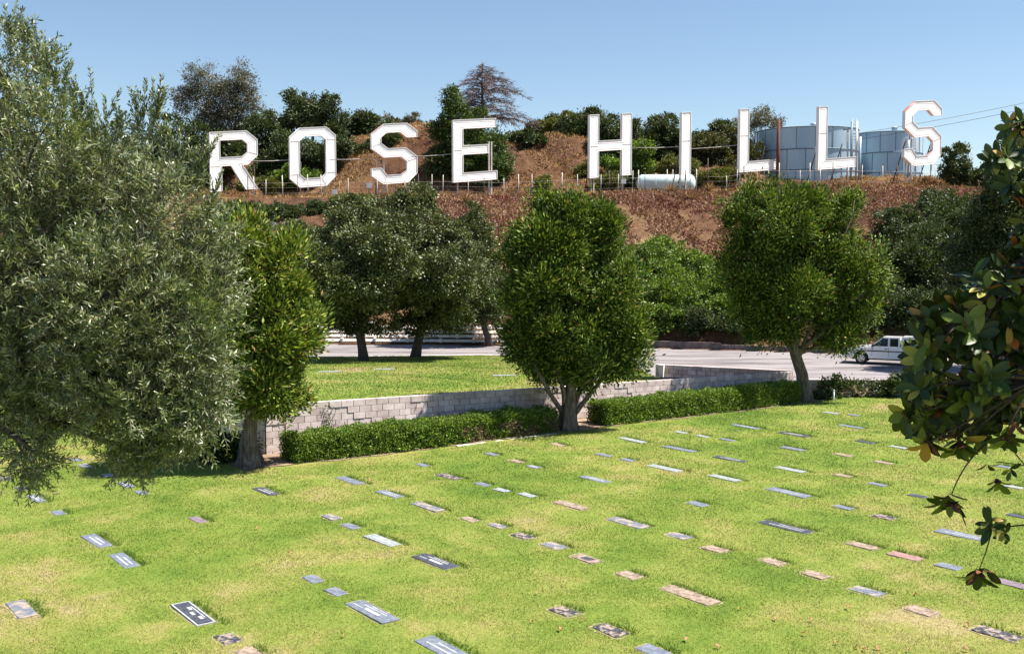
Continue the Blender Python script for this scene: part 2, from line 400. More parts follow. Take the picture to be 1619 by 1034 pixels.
def foliage_verts(lobes, n, leaf, width, clump=0.35, nclump=None, up=0.3, out=0.8, jitter=0.8, flat=0.6, inner=0.15, sub=None, hang=0.0, core=.55):
    """lobes: [(center, radii)] -> leaf cards clumped on the lobes' surfaces"""
    C = np.array([l[0] for l in lobes], float); Rr = np.array([l[1] for l in lobes], float)
    if sub:   # break each lobe into lumps
        c2, r2 = [], []
        for c, r in zip(C, Rr):
            d = rnd(sub)
            c2.append(c + d * r * RNG.uniform(.58, .9, (sub, 1)))
            r2.append(r * RNG.uniform(.2, .42, (sub, 1)))
            if core: c2.append(c[None]); r2.append((r * core)[None])
        C = np.concatenate(c2); Rr = np.concatenate(r2)
    area = (Rr[:, 0] * Rr[:, 1] + Rr[:, 0] * Rr[:, 2] + Rr[:, 1] * Rr[:, 2])
    nclump = nclump or max(10, n // 90)
    pick = RNG.choice(len(C), nclump * 2, p=area / area.sum())
    d = rnd(nclump * 2)
    cc = C[pick] + Rr[pick] * d * RNG.uniform(.86, 1.03, (nclump * 2, 1))
    # drop most clump centres buried in other lobes
    q = ((cc[:, None, :] - C[None]) / Rr[None])
    dist = np.sqrt((q ** 2).sum(2)).min(1)
    keep = (dist > .84) | (RNG.random(len(cc)) < inner)
    cc = cc[keep][:nclump]; dd = d[keep][:nclump]
    if len(cc) == 0: return np.zeros((0, 3))
    per = RNG.integers(0, len(cc), n)
    sz = clump * RNG.uniform(.6, 1.5, len(cc))
    off = RNG.normal(size=(n, 3)) * .46
    off[:, 2] *= flat
    P_ = cc[per] + off * sz[per][:, None]
    D = unit(dd[per] * out + rnd(n) * jitter + unit(off) * .6 + np.array([0, 0, up - hang]))
    N = unit(unit(off) * .7 + dd[per] * .4 + np.array([0, 0, .35]) + rnd(n) * .42)
    # a tenth of the leaves fill the inside so that gaps look into shade, not through
    nf = n // 7
    C0 = np.array([l[0] for l in lobes], float); R0 = np.array([l[1] for l in lobes], float)
    pk = RNG.choice(len(C0), nf, p=(R0 ** 2).sum(1) / (R0 ** 2).sum())
    P_[:nf] = C0[pk] + R0[pk] * rnd(nf) * RNG.uniform(.3, .66, (nf, 1)) + RNG.normal(size=(nf, 3)) * clump * .3
    L = leaf * RNG.uniform(.65, 1.3, n); W = width * RNG.uniform(.7, 1.3, n)
    return cards(P_, D, N, L, W)

def px_lobes(lst, Y, dy=0.9):
    out = []
    for q in lst:
        cx, cy, rx, ry = q[:4]
        y = Y + (q[4] if len(q) > 4 else 0)
        k = y / F
        out.append((tuple(at_Y(cx, cy, y)), (rx * k, rx * k * dy, ry * k)))
    return out

def limb(mb, a, b, r0, r1, bend=0.15, n=6, seg=5):
    a = Vector(a); b = Vector(b); L = (b - a).length
    off = Vector((random.uniform(-1, 1), random.uniform(-1, 1), random.uniform(-.2, .8))) * bend * L
    pts = []
    for i in range(seg + 1):
        t = i / seg
        pts.append(a.lerp(b, t) + off * (4 * t * (1 - t)) * .5)
    mb.tube(pts, [r0 + (r1 - r0) * (i / seg) for i in range(seg + 1)], n)
    return pts
# ------------------------------------------------------------------ terrain functions
def vnoise(x, y, s, seed=0):
    x = np.asarray(x, float) * s + seed * 17.3; y = np.asarray(y, float) * s + seed * 5.7
    return (np.sin(x * 1.3 + 1.7 * np.sin(y * .9)) + np.sin(y * 1.7 + 1.3 * np.sin(x * 1.1 + 2)) + .5 * np.sin(x * 3.1 + y * 2.3) + .5 * np.sin(y * 3.7 - x * 2.9)) / 3
def sst(a, b, x):
    t = np.clip((np.asarray(x, float) - a) / (b - a), 0, 1)
    return t * t * (3 - 2 * t)

TL0, TL1 = at_z(392, 738, 0), at_z(1272, 632, 0)       # the line the three junipers stand on
U = (TL1 - TL0).normalized(); NB = Vector((-U.y, U.x, 0))
def st(x, y):
    dx = np.asarray(x, float) - TL0.x; dy = np.asarray(y, float) - TL0.y
    return dx * U.x + dy * U.y, dx * NB.x + dy * NB.y
def on_line(px, off):
    """point at offset off behind the juniper line seen in photo column px"""
    p0 = TL0 + NB * off; a = (px - 809.5) / F
    d = ray(px, 500); a = d.x / d.y
    # p0.x + s U.x = a (p0.y + s U.y) (small pitch error ignored)
    s = (a * p0.y - p0.x) / (U.x - a * U.y)
    return p0 + U * s, s
WOFF = 1.35
W0, sW0 = on_line(417, WOFF)
W1, sW1 = on_line(1256, WOFF)
ZW0 = at_Y(417, 641, W0.y).z
ZW1 = at_Y(1256, 588, W1.y).z
def lawn_z(x, y):
    z = vnoise(x, y, .45) * .035 + vnoise(x, y, 1.6, 3) * .012
    z = z - np.where(np.asarray(x) > 7, sst(43.9, 46.5, y) * .95, sst(46, 64, y) * .75)
    return z
P2A = at_Y(1036, 602, W1.y + 2.3)                    # free end of second wall
def upper_z(x, y):
    zl = np.interp(y, [24, 29.5, 36, 42, 50, 60, 65, 80], [1.6, 1.36, 1.12, .92, .5, -.1, -.42, -.46])
    low = np.interp(y, [36, 43, 46.5, 52, 80], [1.1, .85, .1, -.5, -.56])
    k = sst(P2A.x - 1.0, P2A.x + 1.5, x)
    s, t = st(x, y)
    top = ZW0 + (ZW1 - ZW0) * np.clip((s - sW0) / (sW1 - sW0), 0, 1)
    z = zl * (1 - k) + low * k
    z = np.minimum(z, top - .06 + .02 * np.maximum(t - 1.5, 0))
    return z + vnoise(x, y, .3, 2) * .05 * sst(1.5, 4, t)
ROADZ = -.5
def far_edge(u): return np.interp(u, [-900, 0, 520, 800, 1030, 1400, 1620, 2600], [66, 72, 74.5, 73.5, 71.5, 66.5, 63.5, 54])
def hill_z(x, y):
    x = np.asarray(x, float); y = np.asarray(y, float)
    u = ucol(x, y)
    yt = far_edge(u)
    # crest of the slope and plateau under the letters
    pc = np.interp(u, [-600, 300, 700, 800, 960, 1150, 1200, 1350, 1450, 1620, 2400], [312, 315, 311, 313, 306, 303, 294, 294, 297, 303, 312])
    zc = CAMZ + (400 - pc) / F * 99
    yc = 99
    t = np.clip((y - yt - .3) / (yc - yt - .3), 0, 1)
    zs = ROADZ + .9 * sst(0, .07, t) + (zc - ROADZ - .9) * (t ** .92 * .55 + .45 * sst(.0, 1, t))
    zs = zs + vnoise(x, y, .35, 1) * .45 * sst(.05, .2, t) * (1 - sst(.85, 1, t))
    zp = zc + .35 * sst(99, 112, y)
    pr = np.interp(u, [-600, 250, 400, 520, 590, 640, 700, 780, 850, 905, 940, 965, 1010, 1170, 1220, 2600], [262, 262, 258, 236, 212, 205, 206, 226, 218, 218, 236, 262, 272, 272, 292, 292])
    zr = CAMZ + (400 - pr) / F * 140
    q = np.clip((y - 113) / 27, 0, 1)
    cut = sst(0, .45, q) * .6 + .4 * q
    n = vnoise(x, y, .25, 5) * 1.0 + vnoise(x, y, .8, 6) * .6 + vnoise(x, y, 1.9, 7) * .22
    zb = zp + np.maximum(zr - zp, 0) * cut + n * sst(0, .3, q) * np.clip((zr - zp) / 6, 0, 1)
    zz = np.where(y < 99, zs, zb)
    zz = zz - .10 * np.maximum(y - 142, 0)
    return np.maximum(zz, -2.2)

def grid(name, xs, ys, fz, m, keep=None):
    X, Yg = np.meshgrid(xs, ys)
    Z = fz(X, Yg)
    me = bpy.data.meshes.new(name)
    V = np.stack([X, Yg, Z], 2).reshape(-1, 3)
    nx, ny = len(xs), len(ys)
    i, j = np.meshgrid(np.arange(nx - 1), np.arange(ny - 1))
    a = (j * nx + i).ravel()
    Fc = np.stack([a, a + 1, a + nx + 1, a + nx], 1)
    if keep is not None:
        cen = V[Fc].mean(1)
        Fc = Fc[keep(cen[:, 0], cen[:, 1])]
    me.from_pydata(V.tolist(), [], Fc.tolist())
    me.polygons.foreach_set('use_smooth', [True] * len(me.polygons))
    me.update()
    return link(name, me, m)

# ------------------------------------------------------------------ the setting
g_ = grid('ground', np.linspace(-3000, 3000, 13), np.linspace(-3000, 3000, 13), lambda x, y: x * 0 - 2.5, M['dirt'])
tag(g_, kind='structure')
lawn = grid('lawn', np.arange(-50, 50.1, .4), np.arange(-14, 66, .4), lawn_z, M['lawn'])
tag(lawn, kind='structure')
def lawn_edge(x): return np.interp(x, [-20, -11, -2, 4, 6.5, 9, 14], [63.5, 63.8, 65, 62, 56, 50, 47])
def keep_upper(x, y):
    s, t = st(x, y)
    return (s > sW0 - .05) & (t > WOFF + .05) & (y < lawn_edge(x))
# built in wall-aligned coordinates so the edge along the wall is straight
ss = np.arange(sW0 + .12, sW0 + 62, .5); tt = np.concatenate([[WOFF + .12], np.arange(WOFF + .5, WOFF + 46, .5)])
S_, T_ = np.meshgrid(ss, tt)
X_ = TL0.x + S_ * U.x + T_ * NB.x; Y_ = TL0.y + S_ * U.y + T_ * NB.y
V = np.stack([X_, Y_, upper_z(X_, Y_)], 2).reshape(-1, 3)
nx, ny = len(ss), len(tt)
i, j = np.meshgrid(np.arange(nx - 1), np.arange(ny - 1)); a = (j * nx + i).ravel()
Fc = np.stack([a, a + 1, a + nx + 1, a + nx], 1); cen = V[Fc].mean(1)
okf = (cen[:, 1] < lawn_edge(cen[:, 0])) & (cen[:, 0] < 40)
wedge = cen[:, 0] > P2A.x - .35
me = bpy.data.meshes.new('bounce_cut_bed'); me.from_pydata(V.tolist(), [], Fc[okf & wedge].tolist())
me.polygons.foreach_set('use_smooth', [True] * len(me.polygons)); me.update()
tag(link('bounce_cut_bed', me, M['darksoil']), kind='structure')  # dark soil added in place of turf to cut green bounce light
Fc = Fc[okf & ~wedge]
me = bpy.data.meshes.new('upper_lawn'); me.from_pydata(V.tolist(), [], Fc.tolist())
me.polygons.foreach_set('use_smooth', [True] * len(me.polygons)); me.update()
tag(link('upper_lawn', me, M['lawn']), kind='structure')
# road sheet
us = np.linspace(-900, 2600, 90)
vv = []; ff = []
for k, u_ in enumerate(us):
    a_ = (u_ - 809.5) / F
    yf = float(far_edge(u_)) + .2
    yn = 46.6
    for q_ in range(9):
        y_ = yn + (yf - yn) * q_ / 8
        vv.append((a_ * y_, y_, ROADZ))
for k in range(len(us) - 1):
    for q_ in range(8):
        b0 = k * 9 + q_
        ff.append((b0, b0 + 9, b0 + 10, b0 + 1))
me = bpy.data.meshes.new('road'); me.from_pydata(vv, [], ff); me.update()
tag(link('road', me, M['road']), kind='structure')
# kerb between road and upper lawn
kb = MB()
kp = [(x_, float(lawn_edge(x_)) + .1) for x_ in np.arange(-20, 6.1, 1.0)]
for (xa, ya), (xb, yb) in zip(kp[:-1], kp[1:]):
    kb.add([(xa, ya, -.6), (xb, yb, -.6), (xb, yb, -.36), (xa, ya, -.36), (xa, ya + .18, -.6), (xb, yb + .18, -.6), (xb, yb + .18, -.36), (xa, ya + .18, -.36)],
           [(0, 1, 2, 3), (3, 2, 6, 7), (4, 7, 6, 5)])
tag(kb.build('kerb', M['concrete']), kind='structure')
hs = grid('hillside', np.arange(-110, 130.1, .8), np.concatenate([np.arange(52, 145, .7), np.arange(146, 260, 6)]), hill_z, M['soil'],
          keep=lambda x, y: y > far_edge(ucol(x, y)) - .4)
tag(hs, kind='structure')

# ------------------------------------------------------------------ block walls
def block_wall(name, A, B, zt0, zt1, base0, base1, label, thick=.2, stair=True, seed=1):
    rs = random.Random(seed)
    A = Vector((A[0], A[1], 0)); B = Vector((B[0], B[1], 0))
    L = (B - A).length; d = (B - A) / L; nrm = Vector((d.y, -d.x, 0))   # nrm points to the camera side
    root = empty(name, (A.x, A.y, min(base0, base1)), 0, label, 'wall')
    core = MB(); bl = MB()
    def P_(s, off, z): 
        q = A + d * s + nrm * off
        return (q.x, q.y, z)
    def top(s): return zt0 + (zt1 - zt0) * s / L
    zb = min(base0, base1) - .25
    core.add([P_(0.01, -thick + .012, zb), P_(L - .01, -thick + .012, zb), P_(L - .01, -.012, zb), P_(0.01, -.012, zb),
              P_(0.01, -thick + .012, top(0) - .012), P_(L - .01, -thick + .012, top(L) - .012), P_(L - .01, -.012, top(L) - .012), P_(0.01, -.012, top(0) - .012)],
             [(3, 2, 1, 0), (4, 5, 6, 7), (0, 1, 5, 4), (1, 2, 6, 5), (2, 3, 7, 6), (3, 0, 4, 7)])
    ch = .2; bw = .41; g = .011
    rows = int((max(zt0, zt1) - zb) / ch) + 1
    edges = []
    for r_ in range(rows):
        x = -(.5 if r_ % 2 else 0) * bw
        c = 0
        while x < L:
            x0 = max(x, 0); x1 = min(x + bw, L)
            # staggered proud blocks: stair lines across the face
            ph = (x / bw - r_ * 1.0 + seed * 2.3) % 7.0
            pr = .024 * (1 - ph / 7.0) + rs.uniform(0, .006) if stair else rs.uniform(0, .012)
            if x1 - x0 > .04:
                t0, t1 = top(x0) - r_ * ch, top(x1) - r_ * ch
                b0, b1 = t0 - ch + g, t1 - ch + g
                if b0 > zb:
                    e = .008
                    o = pr; i_ = -thick - rs.uniform(0, .004)
                    vs = [P_(x0 + g, i_, b0), P_(x1 - g, i_, b1), P_(x1 - g, o, b1), P_(x0 + g, o, b0),
                          P_(x0 + g, i_, t0), P_(x1 - g, i_, t1), P_(x1 - g, o, t1), P_(x0 + g, o, t0)]
                    bl.add(vs, [(3, 2, 1, 0), (4, 5, 6, 7), (0, 1, 5, 4), (1, 2, 6, 5), (2, 3, 7, 6), (3, 0, 4, 7)])
            x += bw
    core.build('mortar_core', M['mortar'], root)
    bl.build('block_facing', M['block'], root)
    return root
block_wall('block_wall', W0, W1, ZW0, ZW1, 0, 0, 'long sunlit block wall behind the clipped hedges between the junipers')
RT = W0 + NB * 16
# joins W0; its camera-side face looks left
block_wall('block_wall', RT - U * .02, W0 + NB * .01 - U * .02, float(upper_z(RT.x, RT.y)) + .08, ZW0 - .003, 0, 0, 'shaded return of block wall running back behind the leftmost juniper trunk', seed=3)
WE = Vector((W1.x, W1.y, 0)) + Vector((.02, .23, 0))
z2a = at_Y(1036, 576, P2A.y).z
block_wall('block_wall', P2A, WE, z2a, ZW1 + .02, .3, .3, 'dark shaded block wall below the road, behind the long sunlit wall', seed=5)
pr_ = bpy.data.objects['block_wall.002']
mb = MB(); nr = Vector((WE.y - P2A.y, -(WE.x - P2A.x), 0)).normalized()
pc_ = Vector((P2A.x, P2A.y, 0)) + (WE - Vector((P2A.x, P2A.y, 0))).normalized() * .32
mb.box((0, 0, 0), (.11, .16, .62)); 
mb.v = [(v[0] * (1.0 if v[2] > 0 else .6), v[1], v[2]) for v in mb.v]
mb.v = [tuple(Matrix.Rotation(math.atan2(WE.y - P2A.y, WE.x - P2A.x), 4, 'Z') @ Vector(v) + pc_ + nr * .15 + Vector((0, 0, z2a - .60))) for v in mb.v]
mb.build('end_pier', M['concrete'], pr_)  # pale concrete stands in for sunlight on the pier front
W3A = at_Y(1262, 600, 43.6); W3B = at_Y(1700, 602, 43.0)
block_wall('block_wall', W3A, W3B, W3A.z, W3B.z, -.1, -.1, 'low shaded block wall along the road, right of the right juniper', seed=8, stair=False)
# small end piers (their lit look is put into the pale colour)
# far side low retaining walls
def curb_wall(name, u0, u1, h0, label, m, n=14):
    mb = MB(); pts = []
    for k in range(n + 1):
        u_ = u0 + (u1 - u0) * k / n
        y_ = float(far_edge(u_)) + .1; a_ = (u_ - 809.5) / F
        pts.append(Vector((a_ * y_, y_, 0)))
    for a_, b_ in zip(pts[:-1], pts[1:]):
        mb.add([(a_.x, a_.y, -.8), (b_.x, b_.y, -.8), (b_.x, b_.y, ROADZ + h0), (a_.x, a_.y, ROADZ + h0),
                (a_.x, a_.y + .22, -.8), (b_.x, b_.y + .22, -.8), (b_.x, b_.y + .22, ROADZ + h0), (a_.x, a_.y + .22, ROADZ + h0)],
               [(0, 1, 2, 3), (3, 2, 6, 7), (5, 4, 7, 6)])
    q = pts[0]; e = pts[-1]
    mb.add([(q.x, q.y, -.8), (q.x, q.y, ROADZ + h0), (q.x, q.y + .22, ROADZ + h0), (q.x, q.y + .22, -.8)], [(0, 1, 2, 3)])
    mb.add([(e.x, e.y, -.8), (e.x, e.y, ROADZ + h0), (e.x, e.y + .22, ROADZ + h0), (e.x, e.y + .22, -.8)], [(3, 2, 1, 0)])
    o = mb.build(name, m)
    return tag(o, label, 'wall')
M['kerbwall'] = noisy('brown_block_kerb', [(0.35, (0.14, 0.10, 0.09)), (0.6, (0.24, 0.19, 0.175))], 3, 0.9, 0.3, 0.02)
curb_wall('retaining_wall', 990, 1141, .46, 'taller stretch of low brown wall on the far roadside, left end', M['kerbwall'])
curb_wall('retaining_wall', 1141.5, 1700, .33, 'long lower stretch of brown wall on the far roadside, behind the pickup', M['kerbwall'], 30)
# crib wall of pale concrete beams, left
cw = empty('crib_wall', tuple(at_Y(660, 545, 74.4)), 0, 'pale concrete crib wall of stacked horizontal beams beyond the two shade trees', 'wall')
for r_ in range(5):
    mb = MB()
    n = 26
    for k in range(n):
        u0 = 330 + (1010 - 330) * k / n; u1 = 330 + (1010 - 330) * (k + 1) / n
        yo = .3 + r_ * .30
        q = []
        for u_ in (u0, u1):
            y_ = float(far_edge(u_)) + yo; a_ = (u_ - 809.5) / F
            q.append(Vector((a_ * y_, y_, ROADZ + .12 + r_ * .30 * (1 if u_ < 840 else .8))))
        if r_ == 4 and u1 > 600: continue
        a_, b_ = q
        for dz0, dz1, dy in ((.05, .23, .16),):
            mb.add([(a_.x, a_.y, a_.z + dz0), (b_.x, b_.y, b_.z + dz0), (b_.x, b_.y + .09, b_.z + dz1), (a_.x, a_.y + .09, a_.z + dz1),
                    (a_.x, a_.y + dy, a_.z + dz0), (b_.x, b_.y + dy, b_.z + dz0), (b_.x, b_.y + dy, b_.z + dz1), (a_.x, a_.y + dy, a_.z + dz1)],
                   [(0, 1, 2, 3), (3, 2, 6, 7), (1, 0, 4, 5), (4, 7, 6, 5)])
        if k % 2 == r_ % 2:
            mb.box((a_.x, a_.y + .25, a_.z + .145), (.09, .35, .13))
    mb.build('beam', M['concrete'], cw)

# ------------------------------------------------------------------ grave markers
# (px, py, width_px, material, inscription)
MARKERS = [
 (34, 964, 54, 'worn', 0, 'worn slate marker patched with dry dirt, nearest the left edge at the bottom'),
 (305, 968, 76, 'dark', 3, 'black marker with a white border and white inlays, lower left lawn'),
 (360, 1008, 44, 'fleck', 0, 'small black marker flecked with dirt, just below the white-bordered black marker'),
 (394, 1031, 46, 'tan', 0, 'dusty marker cut by the bottom edge, below the small flecked black marker'),
 (153, 856, 52, 'slate', 1, 'broad slate marker, upper of the two close together at lower left'),
 (196, 886, 54, 'slate', 2, 'broad slate marker, lower of the two close together at lower left'),
 (313, 822, 38, 'purple', 0, 'small purplish marker alone in the dry grass left of centre'),
 (92, 810, 30, 'slate', 0, 'small dark slate marker below the olive tip at far left'),
 (57, 788, 36, 'slate', 1, 'slate marker with pale letters right under the hanging olive tip'),
 (34, 772, 26, 'dark', 0, 'small dark marker partly hidden by the hanging olive tip'),
 (10, 757, 24, 'worn', 0, 'small dirt-covered marker at the left edge beyond the olive tip'),
 (199, 767, 34, 'slate', 1, 'slate marker just under the olive twigs left of the leftmost juniper'),
 (224, 778, 26, 'slate', 0, 'very small slate marker with dirt edge beside the olive twigs'),
 (171, 751, 26, 'pale', 0, 'small pale marker at the edge of the juniper shadow'),
 (135, 736, 28, 'pale', 0, 'pale marker lying inside the juniper shadow'),
 (121, 726, 20, 'slate', 0, 'dim slate marker deepest in the juniper shadow'),
 (420, 777, 46, 'dark', 2, 'dark marker with two white lines, left, near the leftmost juniper'),
 (495, 916, 36, 'slate', 0, 'small slate marker, upper of a little pair low in the centre left'),
 (531, 937, 38, 'slate', 0, 'small slate marker, lower of a little pair low in the centre left'),
 (588, 968, 86, 'slate', 4, 'large slate marker with a white centre plate at lower centre'),
 (697, 1025, 86, 'slate', 2, 'large slate marker cut by the bottom edge at centre'),
 (523, 817, 36, 'worn', 0, 'speckled grey marker touching a plain slate one, centre left'),
 (554, 830, 38, 'slate', 0, 'plain slate marker just right of the speckled grey one, centre left'),
 (604, 853, 62, 'pale', 1, 'long weathered pale grey marker above the dark blue plated one'),
 (688, 888, 74, 'dark', 4, 'dark blue marker with a bright white plate near the centre'),
 (892, 969, 50, 'fleck', 0, 'black flecked marker with pale surround, bottom centre right'),
 (964, 998, 62, 'fleck', 0, 'black marker mottled with dirt, lower right of the other flecked one'),
 (1032, 1029, 60, 'slate', 0, 'plain slate marker cut by the bottom edge right of centre'),
 (553, 761, 50, 'slate', 0, 'plain slate marker below the left end of the front hedge'),
 (616, 782, 48, 'slate', 2, 'slate marker with a pale line, second below the front hedge'),
 (676, 801, 56, 'worn', 0, 'half tan half grey marker, third below the front hedge'),
 (743, 821, 28, 'tan', 0, 'tiny tan marker following the half tan half grey one'),
 (786, 831, 26, 'worn', 0, 'tiny dark and tan marker left of the finely speckled dark one'),
 (827, 847, 42, 'fleck', 0, 'finely speckled dark marker in the middle of the lawn'),
 (876, 863, 46, 'worn', 0, 'marker dark at left and dusty at right, mid lawn'),
 (927, 884, 52, 'tan', 5, 'tan marker with a dark patch in its centre, mid lawn'),
 (995, 910, 48, 'tan', 0, 'bare tan marker next below the dark-centred tan one'),
 (1090, 941, 98, 'tan', 0, 'longest bare tan marker, lower right of centre'),
 (668, 735, 24, 'slate', 0, 'tiny slate marker nearest the front hedge'),
 (710, 753, 46, 'fleck', 0, 'pale marker with dark writing below the middle of the front hedge'),
 (763, 766, 26, 'slate', 0, 'tiny slate oval-looking marker right of the dark written pale marker'),
 (793, 775, 26, 'pale', 0, 'tiny pale marker between two slate ones, mid lawn'),
 (834, 783, 36, 'pale', 0, 'pale flat marker above the pinkish tan one'),
 (902, 800, 58, 'tan', 0, 'pinkish tan marker without letters in the middle of the lawn'),
 (993, 827, 70, 'worn', 0, 'long tan and grey speckled marker right of the middle'),
 (1074, 848, 44, 'worn', 5, 'tan marker with a blue-grey inset right of the long speckled one'),
 (1131, 869, 46, 'tan', 0, 'thin tan marker half sunk in grass below the slate block marker'),
 (1222, 889, 44, 'tan', 0, 'tan marker in brown grass, right half, left of a similar pinkish tan one'),
 (1290, 909, 44, 'tan', 0, 'pinkish tan marker in brown grass, upper left of the leaf-strewn one'),
 (1371, 934, 62, 'worn', 5, 'tan marker strewn with leaves and dark at its right end'),
 (1456, 966, 44, 'tan', 0, 'thin tan marker behind a dark clump of grass at lower right'),
 (1577, 1000, 84, 'fleck', 0, 'dark marker with dry leaves at the bottom right corner'),
 (777, 718, 22, 'slate', 0, 'tiny slate marker below the right end of the front hedge'),
 (817, 728, 20, 'tan', 0, 'tiny tan marker between two slate ones below the middle juniper'),
 (844, 737, 30, 'slate', 1, 'small bluish marker with white letters below the middle juniper'),
 (941, 758, 54, 'slate', 1, 'slate marker with pale letters, centre right lawn'),
 (1103, 797, 40, 'slate', 0, 'plain slate block marker alone right of centre'),
 (1242, 832, 90, 'dark', 2, 'long dark marker with one white line, right half of lawn'),
 (1364, 863, 56, 'tan', 0, 'pale tan marker left of the reddish one at right'),
 (1431, 880, 62, 'pink', 0, 'reddish marker between the pale tan and the blue slate ones'),
 (1500, 897, 44, 'slate', 0, 'blue slate marker beside the lowest magnolia twig'),
 (1597, 924, 66, 'purple', 0, 'long purplish brown marker at right edge below the magnolia'),
 (882, 704, 28, 'tan', 0, 'small tan marker nearest the middle juniper trunk'),
 (954, 719, 34, 'slate', 0, 'bluish marker left of a smaller slate one below the second hedge'),
 (993, 728, 28, 'slate', 0, 'smaller slate marker right of the bluish one below the second hedge'),
 (1051, 741, 60, 'pale', 0, 'long pale flat marker below a slate-blue one, right of centre'),
 (1145, 757, 56, 'pale', 0, 'thin pale marker with tall grass behind it, right of centre'),
 (1246, 779, 76, 'slate', 2, 'long slate marker with white line, middle of right half'),
 (1333, 801, 34, 'slate', 0, 'short dark slate marker with grass tuft, right half'),
 (1398, 816, 42, 'fleck', 0, 'dark and white speckled marker left of the magnolia rosette'),
 (1520, 845, 90, 'slate', 2, 'very long slate marker under the magnolia twigs'),
 (1608, 816, 32, 'dark', 0, 'dark slate marker at the right edge behind magnolia twigs'),
 (1000, 696, 48, 'pale', 0, 'pale marker below the start of the second hedge'),
 (1074, 710, 58, 'slate', 0, 'slate-blue long marker bordered by brown grass below the second hedge'),
 (1154, 726, 58, 'dark', 2, 'dark marker with a white line, right of centre, brown grass left of it'),
 (1249, 743, 54, 'pale', 0, 'pale marker backed by dark grass, right half'),
 (1333, 752, 26, 'tan', 0, 'faint tan marker almost overgrown, right half'),
 (1387, 766, 32, 'slate', 0, 'small slate marker below the faint tan one, right half'),
 (1451, 784, 34, 'dark', 5, 'dark marker with pale left rim beside the magnolia rosette'),
 (1077, 683, 26, 'pale', 0, 'small pale marker closest to the second hedge'),
 (1111, 689, 22, 'pale', 0, 'tiny pale marker just right of the one closest to the second hedge'),
 (1150, 695, 30, 'slate', 0, 'thin slate marker in brown grass left of the dark written one'),
 (1253, 709, 44, 'slate', 0, 'thin slate marker with dark grass behind, far right lawn'),
 (1333, 719, 34, 'tan', 0, 'thin sunken tan marker with dark grass tuft, far right lawn'),
 (1397, 730, 36, 'tan', 0, 'sunken tan marker in dry grass left of the lower magnolia leaves'),
 (1179, 675, 52, 'slate', 1, 'slate marker with letters closest to the right end of second hedge'),
 (1255, 688, 54, 'dark', 1, 'dark marker with white letters below the right juniper'),
 (1368, 700, 38, 'dark', 0, 'dark marker with pale left end, far right lawn'),
 (1420, 708, 34, 'pale', 0, 'thin pale marker just left of the lowest dark magnolia leaves'),
 (1345, 675, 44, 'slate', 0, 'thin slate marker behind dark grass, far right of lawn'),
 (1314, 653, 30, 'pale', 0, 'pale marker farthest back, near the right juniper base'),
 (1350, 657, 24, 'slate', 0, 'faint slate marker right beside the farthest pale one'),
 (1425, 668, 26, 'pale', 0, 'faint pale marker beside magnolia leaves on the far lawn'),
 (1602, 771, 30, 'pale', 0, 'pale marker at right edge seen between magnolia twigs'),
 (1585, 737, 26, 'slate', 0, 'slate marker seen above the forked magnolia twig at right'),
]
ROWD = Vector((-.622, .783, 0)); SHD = Vector((.783, .622, 0))
MRECT = []
